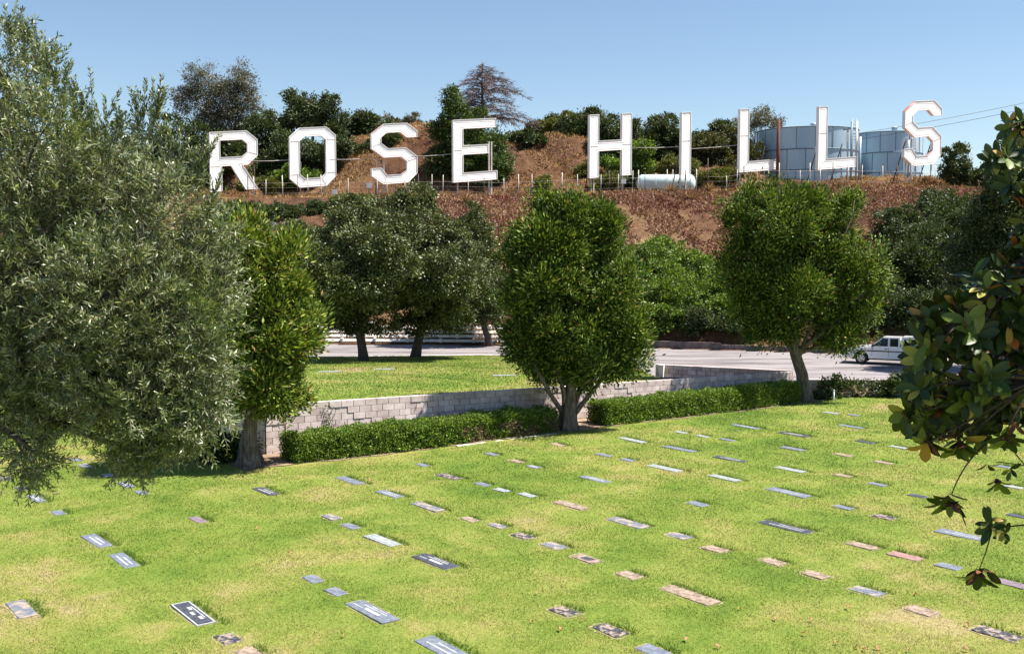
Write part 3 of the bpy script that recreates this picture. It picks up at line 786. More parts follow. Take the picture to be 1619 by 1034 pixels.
for (px, py, wpx, mk, ins, lab) in MARKERS:
    c = at_z(px, py, 0.0)
    c.z = max(float(lawn_z(c.x + q_ * ROWD.x, c.y + q_ * ROWD.y)) for q_ in (-.3, 0, .3))
    ppm = F / c.y
    b_long = .622 * ppm + (px - 810) * .783 / c.y
    b_short = .783 * ppm - (px - 810) * .622 / c.y
    sw = .30
    L = (wpx - sw * b_short) / max(b_long, 15)
    L = min(max(L, .46), 1.55)
    if wpx < 40: sw = .24
    if wpx > 68: sw = .35
    MRECT.append((c.x, c.y, L / 2, sw / 2, mk))
    a0 = math.atan2(ROWD.y, ROWD.x) + R(random.uniform(-2, 2))
    lx, ly, lz = L / 2, sw / 2, .05
    mb = MB()
    e = .012
    for (hx, hy, z) in ((lx, ly, -lz), (lx, ly, .006), (lx - e, ly - e, .013)):
        for sx, sy in ((-1, -1), (1, -1), (1, 1), (-1, 1)):
            mb.v.append((sx * hx, sy * hy, z))
    for k in (0, 4):
        for q in range(4):
            mb.f.append((k + q, k + (q + 1) % 4, k + 4 + (q + 1) % 4, k + 4 + q)); mb.mi.append(0); mb.sm.append(False)
    mb.f.append((8, 9, 10, 11)); mb.mi.append(0); mb.sm.append(False)
    if ins == 0:
        o = mb.build('grave_marker', M[mk]); o.location = c
        o.rotation_euler = (R(random.uniform(-1.2, 1.2)), R(random.uniform(-.5, .5)), a0)
        tag(o, lab, 'grave marker', 'flat grave markers set in the lower lawn')
    else:
        root = empty('grave_marker', tuple(c), a0, lab, 'grave marker', 'flat grave markers set in the lower lawn')
        root.rotation_euler = (R(random.uniform(-1.2, 1.2)), R(random.uniform(-.5, .5)), a0)
        mb.build('slab', M[mk], root, True)
        ib = MB()
        def glyphrow(x0, x1, y, h):
            x = x0
            while x < x1:
                wd = random.uniform(.016, .034)
                ib.box((x + wd / 2, y, .0155), (wd / 2, h * random.uniform(.75, 1), .0018)); x += wd + .012
        if ins == 1:
            glyphrow(-lx * .7, lx * .6, ly * .25, .028); glyphrow(-lx * .5, lx * .45, -ly * .35, .022)
            ib.build('inscription', M['insc'], root, True)
        elif ins == 2:
            ib.box((-lx * .05, ly * .32, .0155), (lx * .68, .016, .0018)); glyphrow(-lx * .7, lx * .3, -ly * .3, .018)
            ib.build('inscription', M['insc'], root, True)
        elif ins == 3:
            for (cx_, cy_, hx, hy) in ((0, ly - .03, lx - .02, .012), (0, -ly + .03, lx - .02, .012), (lx - .03, 0, .012, ly - .045), (-lx + .03, 0, .012, ly - .045)):
                ib.box((cx_, cy_, .0155), (hx, hy, .0018))
            ib.build('border', M['insc'], root, True)
            ib = MB()
            for q in range(3): ib.box((lx * (-.45 + .42 * q), ly * random.uniform(-.2, .35), .0155), (lx * .12, ly * .16, .0018))
            glyphrow(-lx * .5, lx * .5, -ly * .5, .016)
            ib.build('inscription', M['insc'], root, True)
        elif ins == 4:
            ib.box((-lx * .12, ly * .22, .018), (lx * .36, ly * .2, .0035))
            ib.build('name_plate', M['insc'], root, True)
            ib = MB(); glyphrow(lx * .35, lx * .8, ly * .3, .016); glyphrow(-lx * .6, lx * .5, -ly * .35, .016); glyphrow(-lx * .5, lx * .3, -ly * .65, .014)
            ib.build('inscription', M['insc'], root, True)
        elif ins == 5:
            ib.box((-lx * .1, 0, .0155), (lx * .42, ly * .55, .0022))
            ib.build('inset_panel', M['slate' if mk == 'worn' else 'dark'], root, True)
for (px, py, wpx, lab) in ((521, 588, 34, 'faint pale marker at left edge of the upper lawn'), (607, 584, 34, 'faint pale marker below the shade of the two trees on the upper lawn'),
                           (797, 594, 40, 'faint pale marker left of middle juniper on the upper lawn')):
    z = .6
    for _ in range(8):
        c = at_z(px, py, z); z = float(upper_z(c.x, c.y))
    mb = MB(); mb.box((0, 0, -.02), (.5, .2, .045))
    o = mb.build('grave_marker', M['pale']); o.location = c; o.rotation_euler[2] = R(10)
    tag(o, lab, 'grave marker', 'flat grave markers set in the upper lawn')

# dry soil rims trimmed round the markers
mb = MB()
for (cx_, cy_, lx_, ly_, mk_) in MRECT:
    if mk_ in ('slate', 'pale', 'purple') and random.random() < .35: continue
    k0 = len(mb.v); n_ = 20
    e0 = .035 if mk_ in ('slate', 'pale', 'dark', 'purple', 'pink') else .07
    for q in range(n_):
        t = 2 * math.pi * q / n_
        ca, sa = math.cos(t), math.sin(t)
        m_ = max(abs(ca), abs(sa)); ex, ey = ca / m_, sa / m_
        a_ = ex * (lx_ + e0 * random.uniform(.3, 1.5)); b_ = ey * (ly_ + e0 * random.uniform(.3, 1.4))
        x_ = cx_ + a_ * ROWD.x + b_ * SHD.x; y_ = cy_ + a_ * ROWD.y + b_ * SHD.y
        mb.v.append((x_, y_, float(lawn_z(x_, y_)) + .004))
    for q in range(n_):
        t = 2 * math.pi * q / n_
        ca, sa = math.cos(t), math.sin(t); m_ = max(abs(ca), abs(sa))
        a_ = ca / m_ * (lx_ - .012); b_ = sa / m_ * (ly_ - .012)
        x_ = cx_ + a_ * ROWD.x + b_ * SHD.x; y_ = cy_ + a_ * ROWD.y + b_ * SHD.y
        mb.v.append((x_, y_, min(float(lawn_z(x_, y_)), float(lawn_z(cx_, cy_))) - .004))
    for q in range(n_): mb.f.append((k0 + q, k0 + (q + 1) % n_, k0 + n_ + (q + 1) % n_, k0 + n_ + q)); mb.mi.append(0); mb.sm.append(False)
tag(mb.build('bare_soil', M['drysoil']), 'thin dry soil rims trimmed into the turf around the grave markers', 'soil', None, 'stuff')

# fallen leaves
LEAFLAB = ['left of and below the two flecked black markers', 'between the two flecked black markers', 'directly below the upper flecked black marker', 'on open grass left of the upper flecked marker', 'on open grass well below the longest tan marker', 'near the bottom edge right of the cut slate marker', 'on the grass below the dark marker near the leftmost juniper', 'on the grass left of the speckled grey marker', 'below the large slate marker with the white plate', 'right of the longest tan marker', 'below the thin tan markers of the right half', 'midway along the lower right lawn, palest of the scatter', 'below the tan marker strewn with leaves', 'just above the thin tan marker behind a grass clump', 'nearer the bottom edge, left part of lower right scatter', 'at the bottom edge, upper left of the little leaf pile', 'at the bottom edge, right of the little leaf pile', 'at the bottom edge below the leafy corner marker', 'beside the left end of the leafy corner marker', 'leftmost of the little leaf pile at the bottom edge', 'middle of the little leaf pile at the bottom edge', 'rightmost of the little leaf pile at the bottom edge', 'beside the plain slate marker below the front hedge']
for li_, (px, py) in enumerate(((839, 988), (924, 985), (885, 998), (850, 943), (1084, 1012), (1128, 1025), (408, 836), (455, 878), (543, 1009), (1168, 965), (1225, 978), (1279, 980),
                 (1339, 961), (1451, 943), (1276, 1006), (1320, 1020), (1438, 1028), (1522, 1027), (1527, 987), (1360, 1026), (1372, 1030), (1382, 1024), (585, 760))):
    c = at_z(px, py, 0.0); c.z = float(lawn_z(c.x, c.y)) + .045
    mb = MB(); s_ = random.uniform(.035, .06)
    pr = []
    for k in range(7):
        t = k / 6; w_ = s_ * .42 * math.sin(math.pi * min(t * .92 + .06, 1)) ** .8
        pr.append((t * s_ * 2, w_, .02 * math.sin(t * 5)))
    vs = [(x_, 0, z_ - .008) for x_, w_, z_ in pr] + [(x_, w_, z_ + .012) for x_, w_, z_ in pr] + [(x_, -w_, z_ + .01) for x_, w_, z_ in pr]
    mb.add(vs, [(k, k + 1, k + 8, k + 7) for k in range(6)] + [(k, k + 14, k + 15, k + 1) for k in range(6)], 0, True)
    o = mb.build('fallen_leaf', M['fallen']); o.location = c; o.rotation_euler = (random.uniform(-.3, .3), random.uniform(-.3, .3), random.uniform(0, 6.28))
    tag(o, 'dry brown leaf ' + LEAFLAB[li_], 'leaf', 'dry leaves fallen on the lower lawn')

# ------------------------------------------------------------------ grass blades (stuff)
def blades(name, X, Yv, Z, h, wd, m, label=None):
    n = len(X)
    C = np.stack([X, Yv, Z - .005], 1)
    D = unit(RNG.normal(size=(n, 3)) * np.array([.55, .55, .1]) + np.array([0, 0, .8]))
    N = unit(RNG.normal(size=(n, 3)) * np.array([1, 1, .1]))
    S = unit(np.cross(D, N))
    W = (wd * RNG.uniform(.6, 1.3, n))[:, None]; L = (h * RNG.uniform(.5, 1.3, n))[:, None]
    V = np.stack([C - S * W * .5, C + S * W * .5, C + D * L], 1).reshape(-1, 3)
    o = poly_np(name, V, 3, m)
    return tag(o, label, 'grass' if label else None, None, 'stuff')
def scatter_lawn(n, y0, y1, pad=1.06):
    # density falls off as 1/Y so that it stays even in the picture
    Yv = y0 * (y1 / y0) ** RNG.random(n)
    X = (RNG.random(n) - .5) * Yv * .981 * pad
    return X, Yv
def near_marker(X, Yv, grow=0.0):
    inside = np.zeros(len(X), bool)
    for (cx, cy, lx, ly, mk) in MRECT:
        dx = X - cx; dy = Yv - cy
        a_ = dx * ROWD.x + dy * ROWD.y; b_ = dx * SHD.x + dy * SHD.y
        inside |= (np.abs(a_) < lx + grow) & (np.abs(b_) < ly + grow)
    return inside
X, Yv = scatter_lawn(620000, 14.5, 43.5)
s_, t_2 = st(X, Yv)
k = ~near_marker(X, Yv, -.018) & ~(near_marker(X, Yv, .045) & (RNG.random(len(X)) < .62)) & ~((t_2 > -.75) & (s_ > sW0 - 1.5) & (X < 13)) & ~((t_2 > WOFF) & (s_ > sW0))
k &= RNG.random(len(X)) < .55 + .45 * (vnoise(X, Yv, 1.1, 9) > -.25)
X, Yv = X[k], Yv[k]
sc_ = np.clip(Yv / 20, .8, 2.0)
blades('grass', X, Yv, lawn_z(X, Yv), .042 * sc_ ** .5, .011 * sc_, M['blades'], 'short green and yellowing turf of the lower lawn')
# taller grass at the back edges of the markers
xs_, ys_ = [], []
for (cx, cy, lx, ly, mk) in MRECT:
    if random.random() < .25: continue
    n_ = int(260 * lx * 2)
    a_ = RNG.uniform(-lx * 1.1, lx * 1.1, n_) - lx * RNG.choice([0, .25]); b_ = ly + np.abs(RNG.normal(0, .09, n_)) + .01
    sgn = 1
    xs_.append(cx + a_ * ROWD.x + sgn * b_ * SHD.x); ys_.append(cy + a_ * ROWD.y + sgn * b_ * SHD.y)
X, Yv = np.concatenate(xs_), np.concatenate(ys_)
blades('tall_grass', X, Yv, lawn_z(X, Yv), .085, .014, M['tallgrass'], 'darker longer grass growing along the backs of the grave markers')
X, Yv = RNG.uniform(-17, 12, 150000), 29 + 37 * RNG.random(150000)
s_, t_2 = st(X, Yv)
k = (s_ > sW0) & (t_2 > WOFF + .05) & (Yv < lawn_edge(X)) & (X < P2A.x - .35); X, Yv = X[k], Yv[k]
blades('grass', X, Yv, upper_z(X, Yv), .07, .03, M['blades'], 'short bright green turf of the upper lawn behind the block wall')

# ------------------------------------------------------------------ hedges
def hedge(px0, px1, label, h=.74, deep=1.0, off=.05, dead=None):
    A, s0 = on_line(px0, off); B, s1 = on_line(px1, off)
    L = s1 - s0
    root = empty('hedge', tuple(A), 0, label, 'hedge', 'clipped hedges along the block wall')
    n = int(L * 7200)
    # top, front, back and ends with a wavy clipped surface
    fr = RNG.random(n); S = RNG.random(n) * L
    face = RNG.choice(4, n, p=[.42, .40, .1, .08])
    T = np.zeros(n); Z = np.zeros(n)
    wob = vnoise(S + s0, S * 0, 1.3, 2) * .08 + vnoise(S + s0, S * 0, 3.7, 4) * .05
    T = np.where(face == 0, (fr - .5) * deep, np.where(face == 1, -deep / 2, deep / 2))
    T = np.where(face == 3, (fr - .5) * deep, T)
    Z = np.where(face == 0, h, RNG.random(n) * h)
    # round the upper edges
    rr_ = .22
    ex = np.clip((np.abs(T) - (deep / 2 - rr_)) / rr_, 0, 1); ez = np.clip((Z - (h - rr_)) / rr_, 0, 1)
    q = np.maximum(np.sqrt(ex ** 2 + ez ** 2), 1)
    T = np.sign(T) * (np.minimum(np.abs(T), deep / 2 - rr_) + ex * rr_ / q); Z = np.minimum(Z, h - rr_) + ez * rr_ / q
    S = np.where(face == 3, np.where(RNG.random(n) < .5, RNG.uniform(-.02, .1, n), L - RNG.uniform(-.02, .1, n)), S)
    lump = vnoise(S * 1.0 + s0, T * 1.0 + Z, 4.2, 7) * .075 + vnoise(S + s0, Z * 2 + T, 9.0, 8) * .04
    T = T + np.sign(T) * lump; Z = Z * (1 + wob) + np.where(face == 0, lump, 0)
    jit = RNG.normal(size=(n, 3)) * .04
    depth = -np.abs(RNG.normal(0, .05, n))
    T = T * (1 + depth); Z = Z + np.where(face == 0, depth, 0)
    P_ = np.stack([A.x + S * U.x + T * NB.x, A.y + S * U.y + T * NB.y, Z + .02], 1) + jit
    outd = np.stack([np.where(face == 0, 0, np.sign(T) * NB.x), np.where(face == 0, 0, np.sign(T) * NB.y), np.where(face == 0, 1, .4)], 1)
    D = unit(outd * .6 + rnd(n) * .9 + np.array([0, 0, .25])); N = unit(outd * .5 + rnd(n))
    V = cards(P_, D, N, .065 * RNG.uniform(.6, 1.4, n), .034 * RNG.uniform(.7, 1.3, n)).reshape(n, 4, 3)
    if dead:
        dm = (Z < dead[2]) & (S > L * dead[0]) & (S < L * dead[1]) & (RNG.random(n) < .6) & (vnoise(S, Z, 3, 1) > -.3)
        poly_np('dead_patch', V[dm].reshape(-1, 3), 4, M['hedge_dead'], root)
        V = V[~dm]
    poly_np('foliage', V.reshape(-1, 3), 4, M['hedge'], root)
    mb = MB()
    nst = int(L / .45)
    for k in range(nst):
        s_ = (k + .5) * L / nst
        c = A + U * s_
        for q in range(5):
            a_ = random.uniform(0, 6.28)
            mb.tube([(c.x, c.y, -.05), (c.x + .12 * math.cos(a_), c.y + .12 * math.sin(a_), h * .4), (c.x + .36 * math.cos(a_), c.y + .3 * math.sin(a_), h * .88)], [.018, .013, .006], 4)
    ni = int(L * 2600); Si = RNG.random(ni) * (L - .1) + .05; Ti = RNG.uniform(-.36, .36, ni) * deep; Zi = RNG.uniform(.02, h * .88, ni)
    poly_np('inner_twigs', cards(np.stack([A.x + Si * U.x + Ti * NB.x, A.y + Si * U.y + Ti * NB.y, Zi], 1), rnd(ni), rnd(ni), RNG.uniform(.08, .16, ni), np.full(ni, .05)), 4, M['darkgreen'], root)
    mb.build('stems', M['darkbark'], root)
    return root
hedge(452, 868, 'clipped green hedge left of the middle juniper, partly dead near its right end', dead=(.6, 1, .5))
hedge(945, 1252, 'clipped green hedge right of the middle juniper')
# pale mow strip along the right half of the first hedge
mb = MB()
A, s0 = on_line(720, -.62); B, s1 = on_line(880, -.62)
q = [A, B, B - NB * .1, A - NB * .1]
mb.add([(p.x, p.y, .02) for p in q] + [(p.x, p.y, -.1) for p in q], [(3, 2, 1, 0), (2, 3, 7, 6), (0, 1, 5, 4)])
tag(mb.build('path_edging', M['concrete']), kind='structure')
# bare soil strip under hedge and junipers
A, s0 = on_line(372, 0); B, s1 = on_line(1300, 0)
mb = MB(); nn = 60
for k in range(nn):
    a_ = A + (B - A) * k / nn; b_ = A + (B - A) * (k + 1) / nn
    def pt(p, o, wv): 
        v = p + NB * o; return (v.x, v.y, float(lawn_z(v.x, v.y)) + .018)
    wa = -.58 + .07 * math.sin(k * 1.7) + .05 * math.sin(k * .6); wb = -.58 + .07 * math.sin((k + 1) * 1.7) + .05 * math.sin((k + 1) * .6)
    mb.add([pt(a_, wa, 0), pt(b_, wb, 0), pt(b_, .3, 0), pt(a_, .3, 0), pt(b_, 1.3, 0), pt(a_, 1.3, 0)], [(0, 1, 2, 3), (3, 2, 4, 5)])
tag(mb.build('soil_bed', M['dirt']), kind='structure')

# ------------------------------------------------------------------ junipers
def juniper(base_px, lobes, Y, label, mat_, trunk_pts, n=95000, seed=1, leaf=.16, stems=()):
    random.seed(seed)
    base = at_z(base_px[0], base_px[1], 0)
    root = empty('juniper_tree', tuple(base), 0, label, 'tree', 'tall junipers along the block wall')
    LB = px_lobes(lobes, base.y)
    V1 = foliage_verts(LB, int(n * .85), leaf, .056, clump=.40, nclump=n // 400, up=.55, out=.75, jitter=.55, flat=1.0, inner=.06, sub=9, core=.5)
    # loose hanging and projecting sprays on the outline
    V2 = foliage_verts(LB, n // 8, leaf * 1.2, .036, clump=.16, nclump=n // 500, up=.2, out=1.1, jitter=.5, flat=1.3, inner=.0, sub=12, hang=.2)
    poly_np('crown', np.concatenate([V1, V2]), 4, mat_, root)
    mb = MB()
    fl = lambda t, i: (.22 * math.sin(t * 5 + i * .5) + .12 * math.sin(t * 9 + i)) * (1.0 if i < 3 else .5)
    r0 = trunk_pts[0][2]
    pts = [at_Y(p[0], p[1], base.y) for p in trunk_pts]; pts[0].z = -.12
    mb.tube(pts, [p[2] for p in trunk_pts], 16, flare=fl)
    j = pts[-2]
    for k, (c, r) in enumerate(LB):
        limb(mb, pts[max(1, len(pts) - 3) + k % 2], Vector(c) + Vector((0, 0, -r[2] * .2)), .11, .03, .2)
        limb(mb, pts[-1], Vector(c) + Vector((random.uniform(-.6, .6), random.uniform(-.6, .6), r[2] * .3)), .06, .015, .25)
    for (ax, ay, bx, by) in stems:
        limb(mb, at_Y(ax, ay, base.y), at_Y(bx, by, base.y + random.uniform(-.5, .5)), .1, .05, .12, 8, 6)
    mb.build('trunk', M['bark'], root)
    return root
juniper((392, 738), [(400, 440, 72, 90), (445, 520, 58, 80), (420, 590, 68, 60), (385, 500, 75, 95), (385, 395, 40, 45), (470, 510, 34, 50), (445, 630, 45, 30), (370, 610, 50, 50)], 0,
        'leftmost juniper with yellowing foliage, partly behind the olive tree', M['juniper_y'],
        [(395, 745, .44), (396, 725, .30), (392, 700, .22), (396, 665, .19), (404, 620, .15), (400, 560, .10)], 100000, 3)
juniper((900, 680), [(895, 375, 66, 62), (900, 440, 88, 70), (905, 515, 92, 62), (850, 410, 48, 50), (965, 440, 44, 60), (838, 480, 46, 56), (985, 520, 38, 60), (840, 545, 38, 36), (985, 570, 36, 30), (880, 575, 44, 26), (940, 580, 44, 22), (866, 322, 30, 22), (915, 335, 42, 30), (950, 365, 30, 30), (815, 535, 22, 34), (812, 405, 22, 28)], 0,
        'middle juniper with a broad egg-shaped crown between the two clipped hedges', M['juniper'],
        [(898, 684, .40), (898, 665, .30), (900, 640, .24), (903, 610, .16), (905, 575, .12), (903, 520, .12)], 150000, 4, stems=((892, 655, 845, 575), (894, 645, 875, 570), (906, 650, 930, 570), (908, 655, 965, 585), (903, 640, 915, 560)))
juniper((1272, 634), [(1250, 340, 88, 48), (1215, 420, 66, 62), (1300, 400, 84, 55), (1345, 440, 52, 50), (1265, 460, 90, 55), (1190, 480, 45, 45), (1330, 505, 55, 38), (1200, 350, 44, 34), (1310, 345, 46, 36), (1230, 520, 48, 22), (1320, 530, 38, 20), (1178, 318, 26, 24), (1166, 400, 22, 36), (1348, 322, 20, 22), (1383, 435, 20, 40), (1168, 460, 26, 34)], 0,
        'right juniper with bare leaning trunk and wide flat-topped crown near the parked pickup', M['juniper'],
        [(1272, 640, .36), (1272, 620, .28), (1268, 590, .22), (1258, 560, .20), (1250, 520, .15), (1252, 470, .1)], 140000, 5, stems=((1264, 575, 1225, 520), (1262, 570, 1290, 510), (1260, 560, 1240, 480)))
# extra leaning stems of the multi-stemmed junipers are inside limb()

# ------------------------------------------------------------------ generic trees and shrubs
def tree(name, Y, lobes, m, n, label, cat='tree', group=None, leaf=.2, width=.11, trunk=None, bark='darkbark', r=.18, clump=.5, sub=9, inner=.12, up=.2, nclump=None, flat=.7, ntr=1, dy=.9, out=.8):
    LB = px_lobes(lobes, Y, dy)
    cx = sum(l[0][0] for l in LB) / len(LB)
    if trunk: tb = at_Y(trunk[0], trunk[1], Y)
    else:
        tb = Vector((cx, Y, 0)); tb.z = float(hill_z(tb.x, tb.y)) - .1
    V = foliage_verts(LB, n, leaf, width, clump=clump, up=up, sub=sub, inner=inner, nclump=nclump, flat=flat, out=out)
    root = empty(name, tuple(tb), 0, label, cat, group)
    poly_np('crown', V, 4, m, root)
    mb = MB()
    zs = [l[0][2] for l in LB]; low = min(l[0][2] - l[1][2] for l in LB)
    for k in range(ntr):
        o = Vector((random.uniform(-.4, .4) * k, random.uniform(-.4, .4) * k, 0))
        fork = Vector((tb.x + (cx - tb.x) * .5, tb.y, max(low + .15 * (max(zs) - low), tb.z + .5))) + o * 2
        mb.tube([tb + o - Vector((0, 0, .2)), tb.lerp(fork, .3) + o, fork], [r * 1.35, r, r * .85], 9)
        for (c, rd) in LB:
            limb(mb, fork, Vector(c) + Vector((0, 0, rd[2] * .35)), r * .55, r * .12, .2)
            for _ in range(2):
                e = Vector(c) + Vector((random.uniform(-1, 1) * rd[0], random.uniform(-1, 1) * rd[1], random.uniform(-.2, .8) * rd[2])) * .75
                limb(mb, Vector(c) - Vector((0, 0, rd[2] * .4)), e, r * .3, r * .06, .15, 5)
    mb.build('trunk', M[bark], root)
    return root
def Yon(px, py):
    """distance at which a photo pixel's ray meets the hillside"""
    for y_ in np.arange(64, 150, .25):
        c = at_Y(px, py, y_)
        if c.z < float(hill_z(c.x, c.y)): return y_
    return 150
def shrub(Y, lobes, m, n, label, name='shrub', group=None, leaf=.18, width=.1, clump=.35, sub=7, onslope=False, **kw):
    if onslope: lobes = [(q[0], q[1], q[2], q[3], Yon(q[0], q[1] + q[3] * .3) - .6 - Y) for q in lobes]
    V = foliage_verts(px_lobes(lobes, Y), n, leaf, width, clump=clump, sub=sub, **kw)
    o = poly_np(name, V, 4, m)
    return tag(o, label, 'shrub', group)

# two big shade trees on the upper lawn (and a third beyond)
GRP = 'dense shade trees by the road'
tree('shade_tree', 58.0, [(555, 400, 100, 76), (520, 455, 62, 60), (600, 455, 72, 60), (560, 350, 52, 36), (545, 490, 78, 34), (492, 420, 32, 50), (590, 425, 68, 60, -3.5), (535, 440, 66, 56, -3.5), (615, 380, 50, 50), (480, 460, 34, 44)], M['pepper'], 155000,  # nearer lobes added to widen the crown's shadow on the lawn
     'left of the two dense round shade trees on the upper lawn', 'tree', GRP, .14, .085, (576, 573), r=.26, clump=.42, sub=8, nclump=750)
tree('shade_tree', 61.5, [(660, 365, 80, 66), (665, 440, 96, 76), (700, 470, 60, 52), (640, 330, 45, 32), (680, 500, 60, 24), (715, 400, 42, 50), (690, 435, 66, 60, -4), (725, 445, 52, 56, -2.5)], M['pepper'], 155000,  # nearer lobes put in to spread more shade on the lawn
     'right of the two dense round shade trees on the upper lawn', 'tree', GRP, .14, .085, (656, 564), r=.27, clump=.42, sub=8, nclump=750)
tree('shade_tree', 72.8, [(752, 410, 58, 68), (768, 470, 52, 54), (735, 495, 50, 30), (748, 358, 34, 34), (715, 420, 40, 60)], M['pepper'], 95000,
     'pointed shade tree at the roadside just left of the middle juniper', 'tree', GRP, .15, .085, (775, 545), r=.22, clump=.5, sub=8, nclump=330)

# slope shrubs
G1 = 'lush shrubs at the foot of the slope'
for (Y, lo, n, lab) in (
    (79, [(1010, 430, 56, 50), (990, 480, 46, 50), (1035, 405, 40, 32), (1010, 500, 46, 28)], 60000, 'tall lush green shrub against the middle juniper at the foot of slope'),
    (79, [(1075, 455, 56, 46), (1060, 425, 46, 36), (1095, 430, 34, 32), (1060, 480, 50, 40)], 55000, 'lush green shrub in the middle of the group at foot of slope'),
    (78, [(1125, 455, 40, 38), (1140, 490, 40, 38), (1115, 430, 40, 34), (1160, 460, 40, 40)], 50000, 'lush green shrub just left of the right juniper'),
    (76, [(1062, 498, 42, 28), (1035, 508, 34, 18)], 18000, 'low light green shrub in front of the taller lush ones'),
    (76, [(1110, 508, 34, 20), (1150, 512, 30, 16), (1180, 512, 26, 14)], 13000, 'low dark green shrub over the dirt bank left of right juniper')):
    shrub(Y, lo, M['lush'] if 'dark' not in lab else M['darkgreen'], n, lab, group=G1, leaf=.17, width=.11, clump=.42, sub=10, onslope=True)
G2 = 'dark shrubs on the shaded slope at right'
for (Y, lo, n, mk, lab) in (
    (80, [(1445, 390, 66, 56), (1420, 440, 60, 55), (1480, 430, 66, 60), (1430, 355, 44, 36), (1390, 470, 40, 50)], 80000, 'darkgreen', 'large dark shrub right of the right juniper above the pickup'),
    (84, [(1530, 360, 66, 48), (1500, 335, 50, 34), (1480, 320, 30, 20)], 42000, 'darkgreen', 'dark shrub high on the slope right of the big S'),
    (77, [(1550, 440, 66, 66), (1590, 500, 50, 54), (1520, 500, 56, 50), (1470, 490, 50, 44)], 60000, 'darkgreen', 'dark shrub mass behind the magnolia'),
    (74, [(1420, 495, 48, 38), (1385, 505, 30, 30), (1470, 510, 42, 30), (1530, 515, 40, 30)], 30000, 'darkgreen', 'low dark shrub hanging over the bank just above the pickup'),
    (88, [(1610, 350, 50, 60), (1660, 400, 60, 80)], 20000, 'darkgreen', 'dark tall shrub at the right edge behind the magnolia top')):
    shrub(Y, lo, M[mk], n, lab, group=G2, leaf=.2, width=.11, clump=.45, sub=12, onslope=True)
tree('broadleaf_tree', 58, [(1600, 290, 56, 80), (1570, 350, 60, 70), (1640, 330, 70, 120), (1560, 420, 56, 60), (1610, 470, 60, 60)], M['darkgreen'], 70000, 'dark tree across the road behind the top of the magnolia', 'tree', None, .16, .09, (1625, 600), r=.25, clump=.45, sub=9)
# top-left slope shrubs below the R and O
G3 = 'shrubs along the crest below the letters'
shrub(96, [(385, 330, 40, 14), (350, 335, 30, 16)], M['darkgreen'], 12000, 'low dark shrub on the crest below the letter R', group=G3, onslope=True)
shrub(95, [(450, 335, 45, 15), (500, 330, 30, 14)], M['darkgreen'], 12000, 'low dark shrub on the crest below the round letter', group=G3, onslope=True)
shrub(93, [(560, 322, 40, 14)], M['scrub'], 9000, 'low olive shrub on the crest between the round letter and first S', group=G3, onslope=True)
shrub(86, [(425, 366, 32, 12), (400, 358, 18, 9)], M['silver'], 9000, 'silvery blue-grey shrub above the leftmost juniper', group=G3, onslope=True)
shrub(82, [(480, 372, 60, 26), (420, 395, 60, 24), (540, 360, 45, 20)], M['pepper'], 24000, 'olive green shrub on slope behind the leftmost juniper', group=G3, onslope=True)
shrub(84, [(390, 352, 34, 16), (350, 370, 40, 24)], M['darkgreen'], 14000, 'dark shrub on slope seen just right of the olive', group=G3, onslope=True)
shrub(78, [(300, 430, 90, 80), (200, 450, 90, 90), (100, 450, 90, 90)], M['darkgreen'], 24000, 'dark shrub mass on slope hidden behind the olive', group=G3, leaf=.3, width=.18)

# trees behind the letters
GT = 'trees on the hill behind the letters'
tree('gum_tree', 128, [(318, 130, 24, 34), (350, 160, 38, 44), (375, 130, 24, 30), (398, 160, 20, 36), (295, 160, 22, 26), (335, 195, 46, 26), (385, 200, 30, 24)], M['gum'], 30000,
     'tall airy gum tree with pale stems rising behind the letter R', 'tree', GT, .3, .1, bark='palebark', r=.17, clump=.75, sub=8, ntr=3, inner=.0, nclump=480)
tree('broadleaf_tree', 124, [(285, 220, 45, 40), (265, 260, 50, 45), (310, 265, 36, 36)], M['darkgreen'], 26000,
     'dark dense tree left of the letter R beside the olive', 'tree', GT, .26, .15, r=.2, clump=.6, sub=10)
tree('broadleaf_tree', 126, [(415, 215, 36, 28), (400, 245, 40, 26), (440, 240, 32, 26), (425, 190, 16, 14)], M['darkgreen'], 24000,
     'dark tree between the letter R and the round letter', 'tree', GT, .26, .15, r=.2, clump=.6, sub=10)
tree('umbrella_tree', 130, [(475, 168, 30, 20), (515, 172, 26, 18), (495, 195, 44, 16), (530, 200, 24, 20), (455, 195, 20, 14)], M['darkgreen'], 22000,
     'open umbrella-shaped tree standing behind the round letter', 'tree', GT, .28, .15, r=.2, clump=.6, sub=9, inner=.0, nclump=300)
tree('broadleaf_tree', 120, [(500, 245, 36, 24), (470, 260, 28, 22), (535, 235, 22, 22)], M['darkgreen'], 18000,
     'low dark tree seen through the round letter', 'tree', GT, .26, .15, r=.16, clump=.55, sub=9)
shrub(117, [(452, 285, 26, 20), (475, 275, 22, 14), (495, 280, 16, 12)], M['lush'], 12000, 'bright green bush at the foot of the round letter', group='bushes on the plateau behind the letters', leaf=.22, width=.12)
tree('broadleaf_tree', 134, [(560, 202, 26, 24), (588, 212, 28, 24), (545, 225, 26, 22), (610, 205, 20, 16)], M['darkgreen'], 24000,
     'small dark tree on the ridge between the round letter and first S', 'tree', GT, .28, .15, r=.14, clump=.6, sub=8)
shrub(123, [(595, 235, 34, 24), (570, 245, 24, 20), (625, 225, 22, 18)], M['darkgreen'], 18000, 'dark bush on the bare slope left of the first S', group='bushes on the hill behind the letters', leaf=.24, width=.14)
shrub(140, [(615, 195, 20, 13), (650, 190, 16, 9), (635, 198, 30, 8)], M['gum'], 6000, 'thin grey brush on the ridge above the first S', group='bushes on the hill behind the letters', leaf=.3, width=.1, inner=0.)
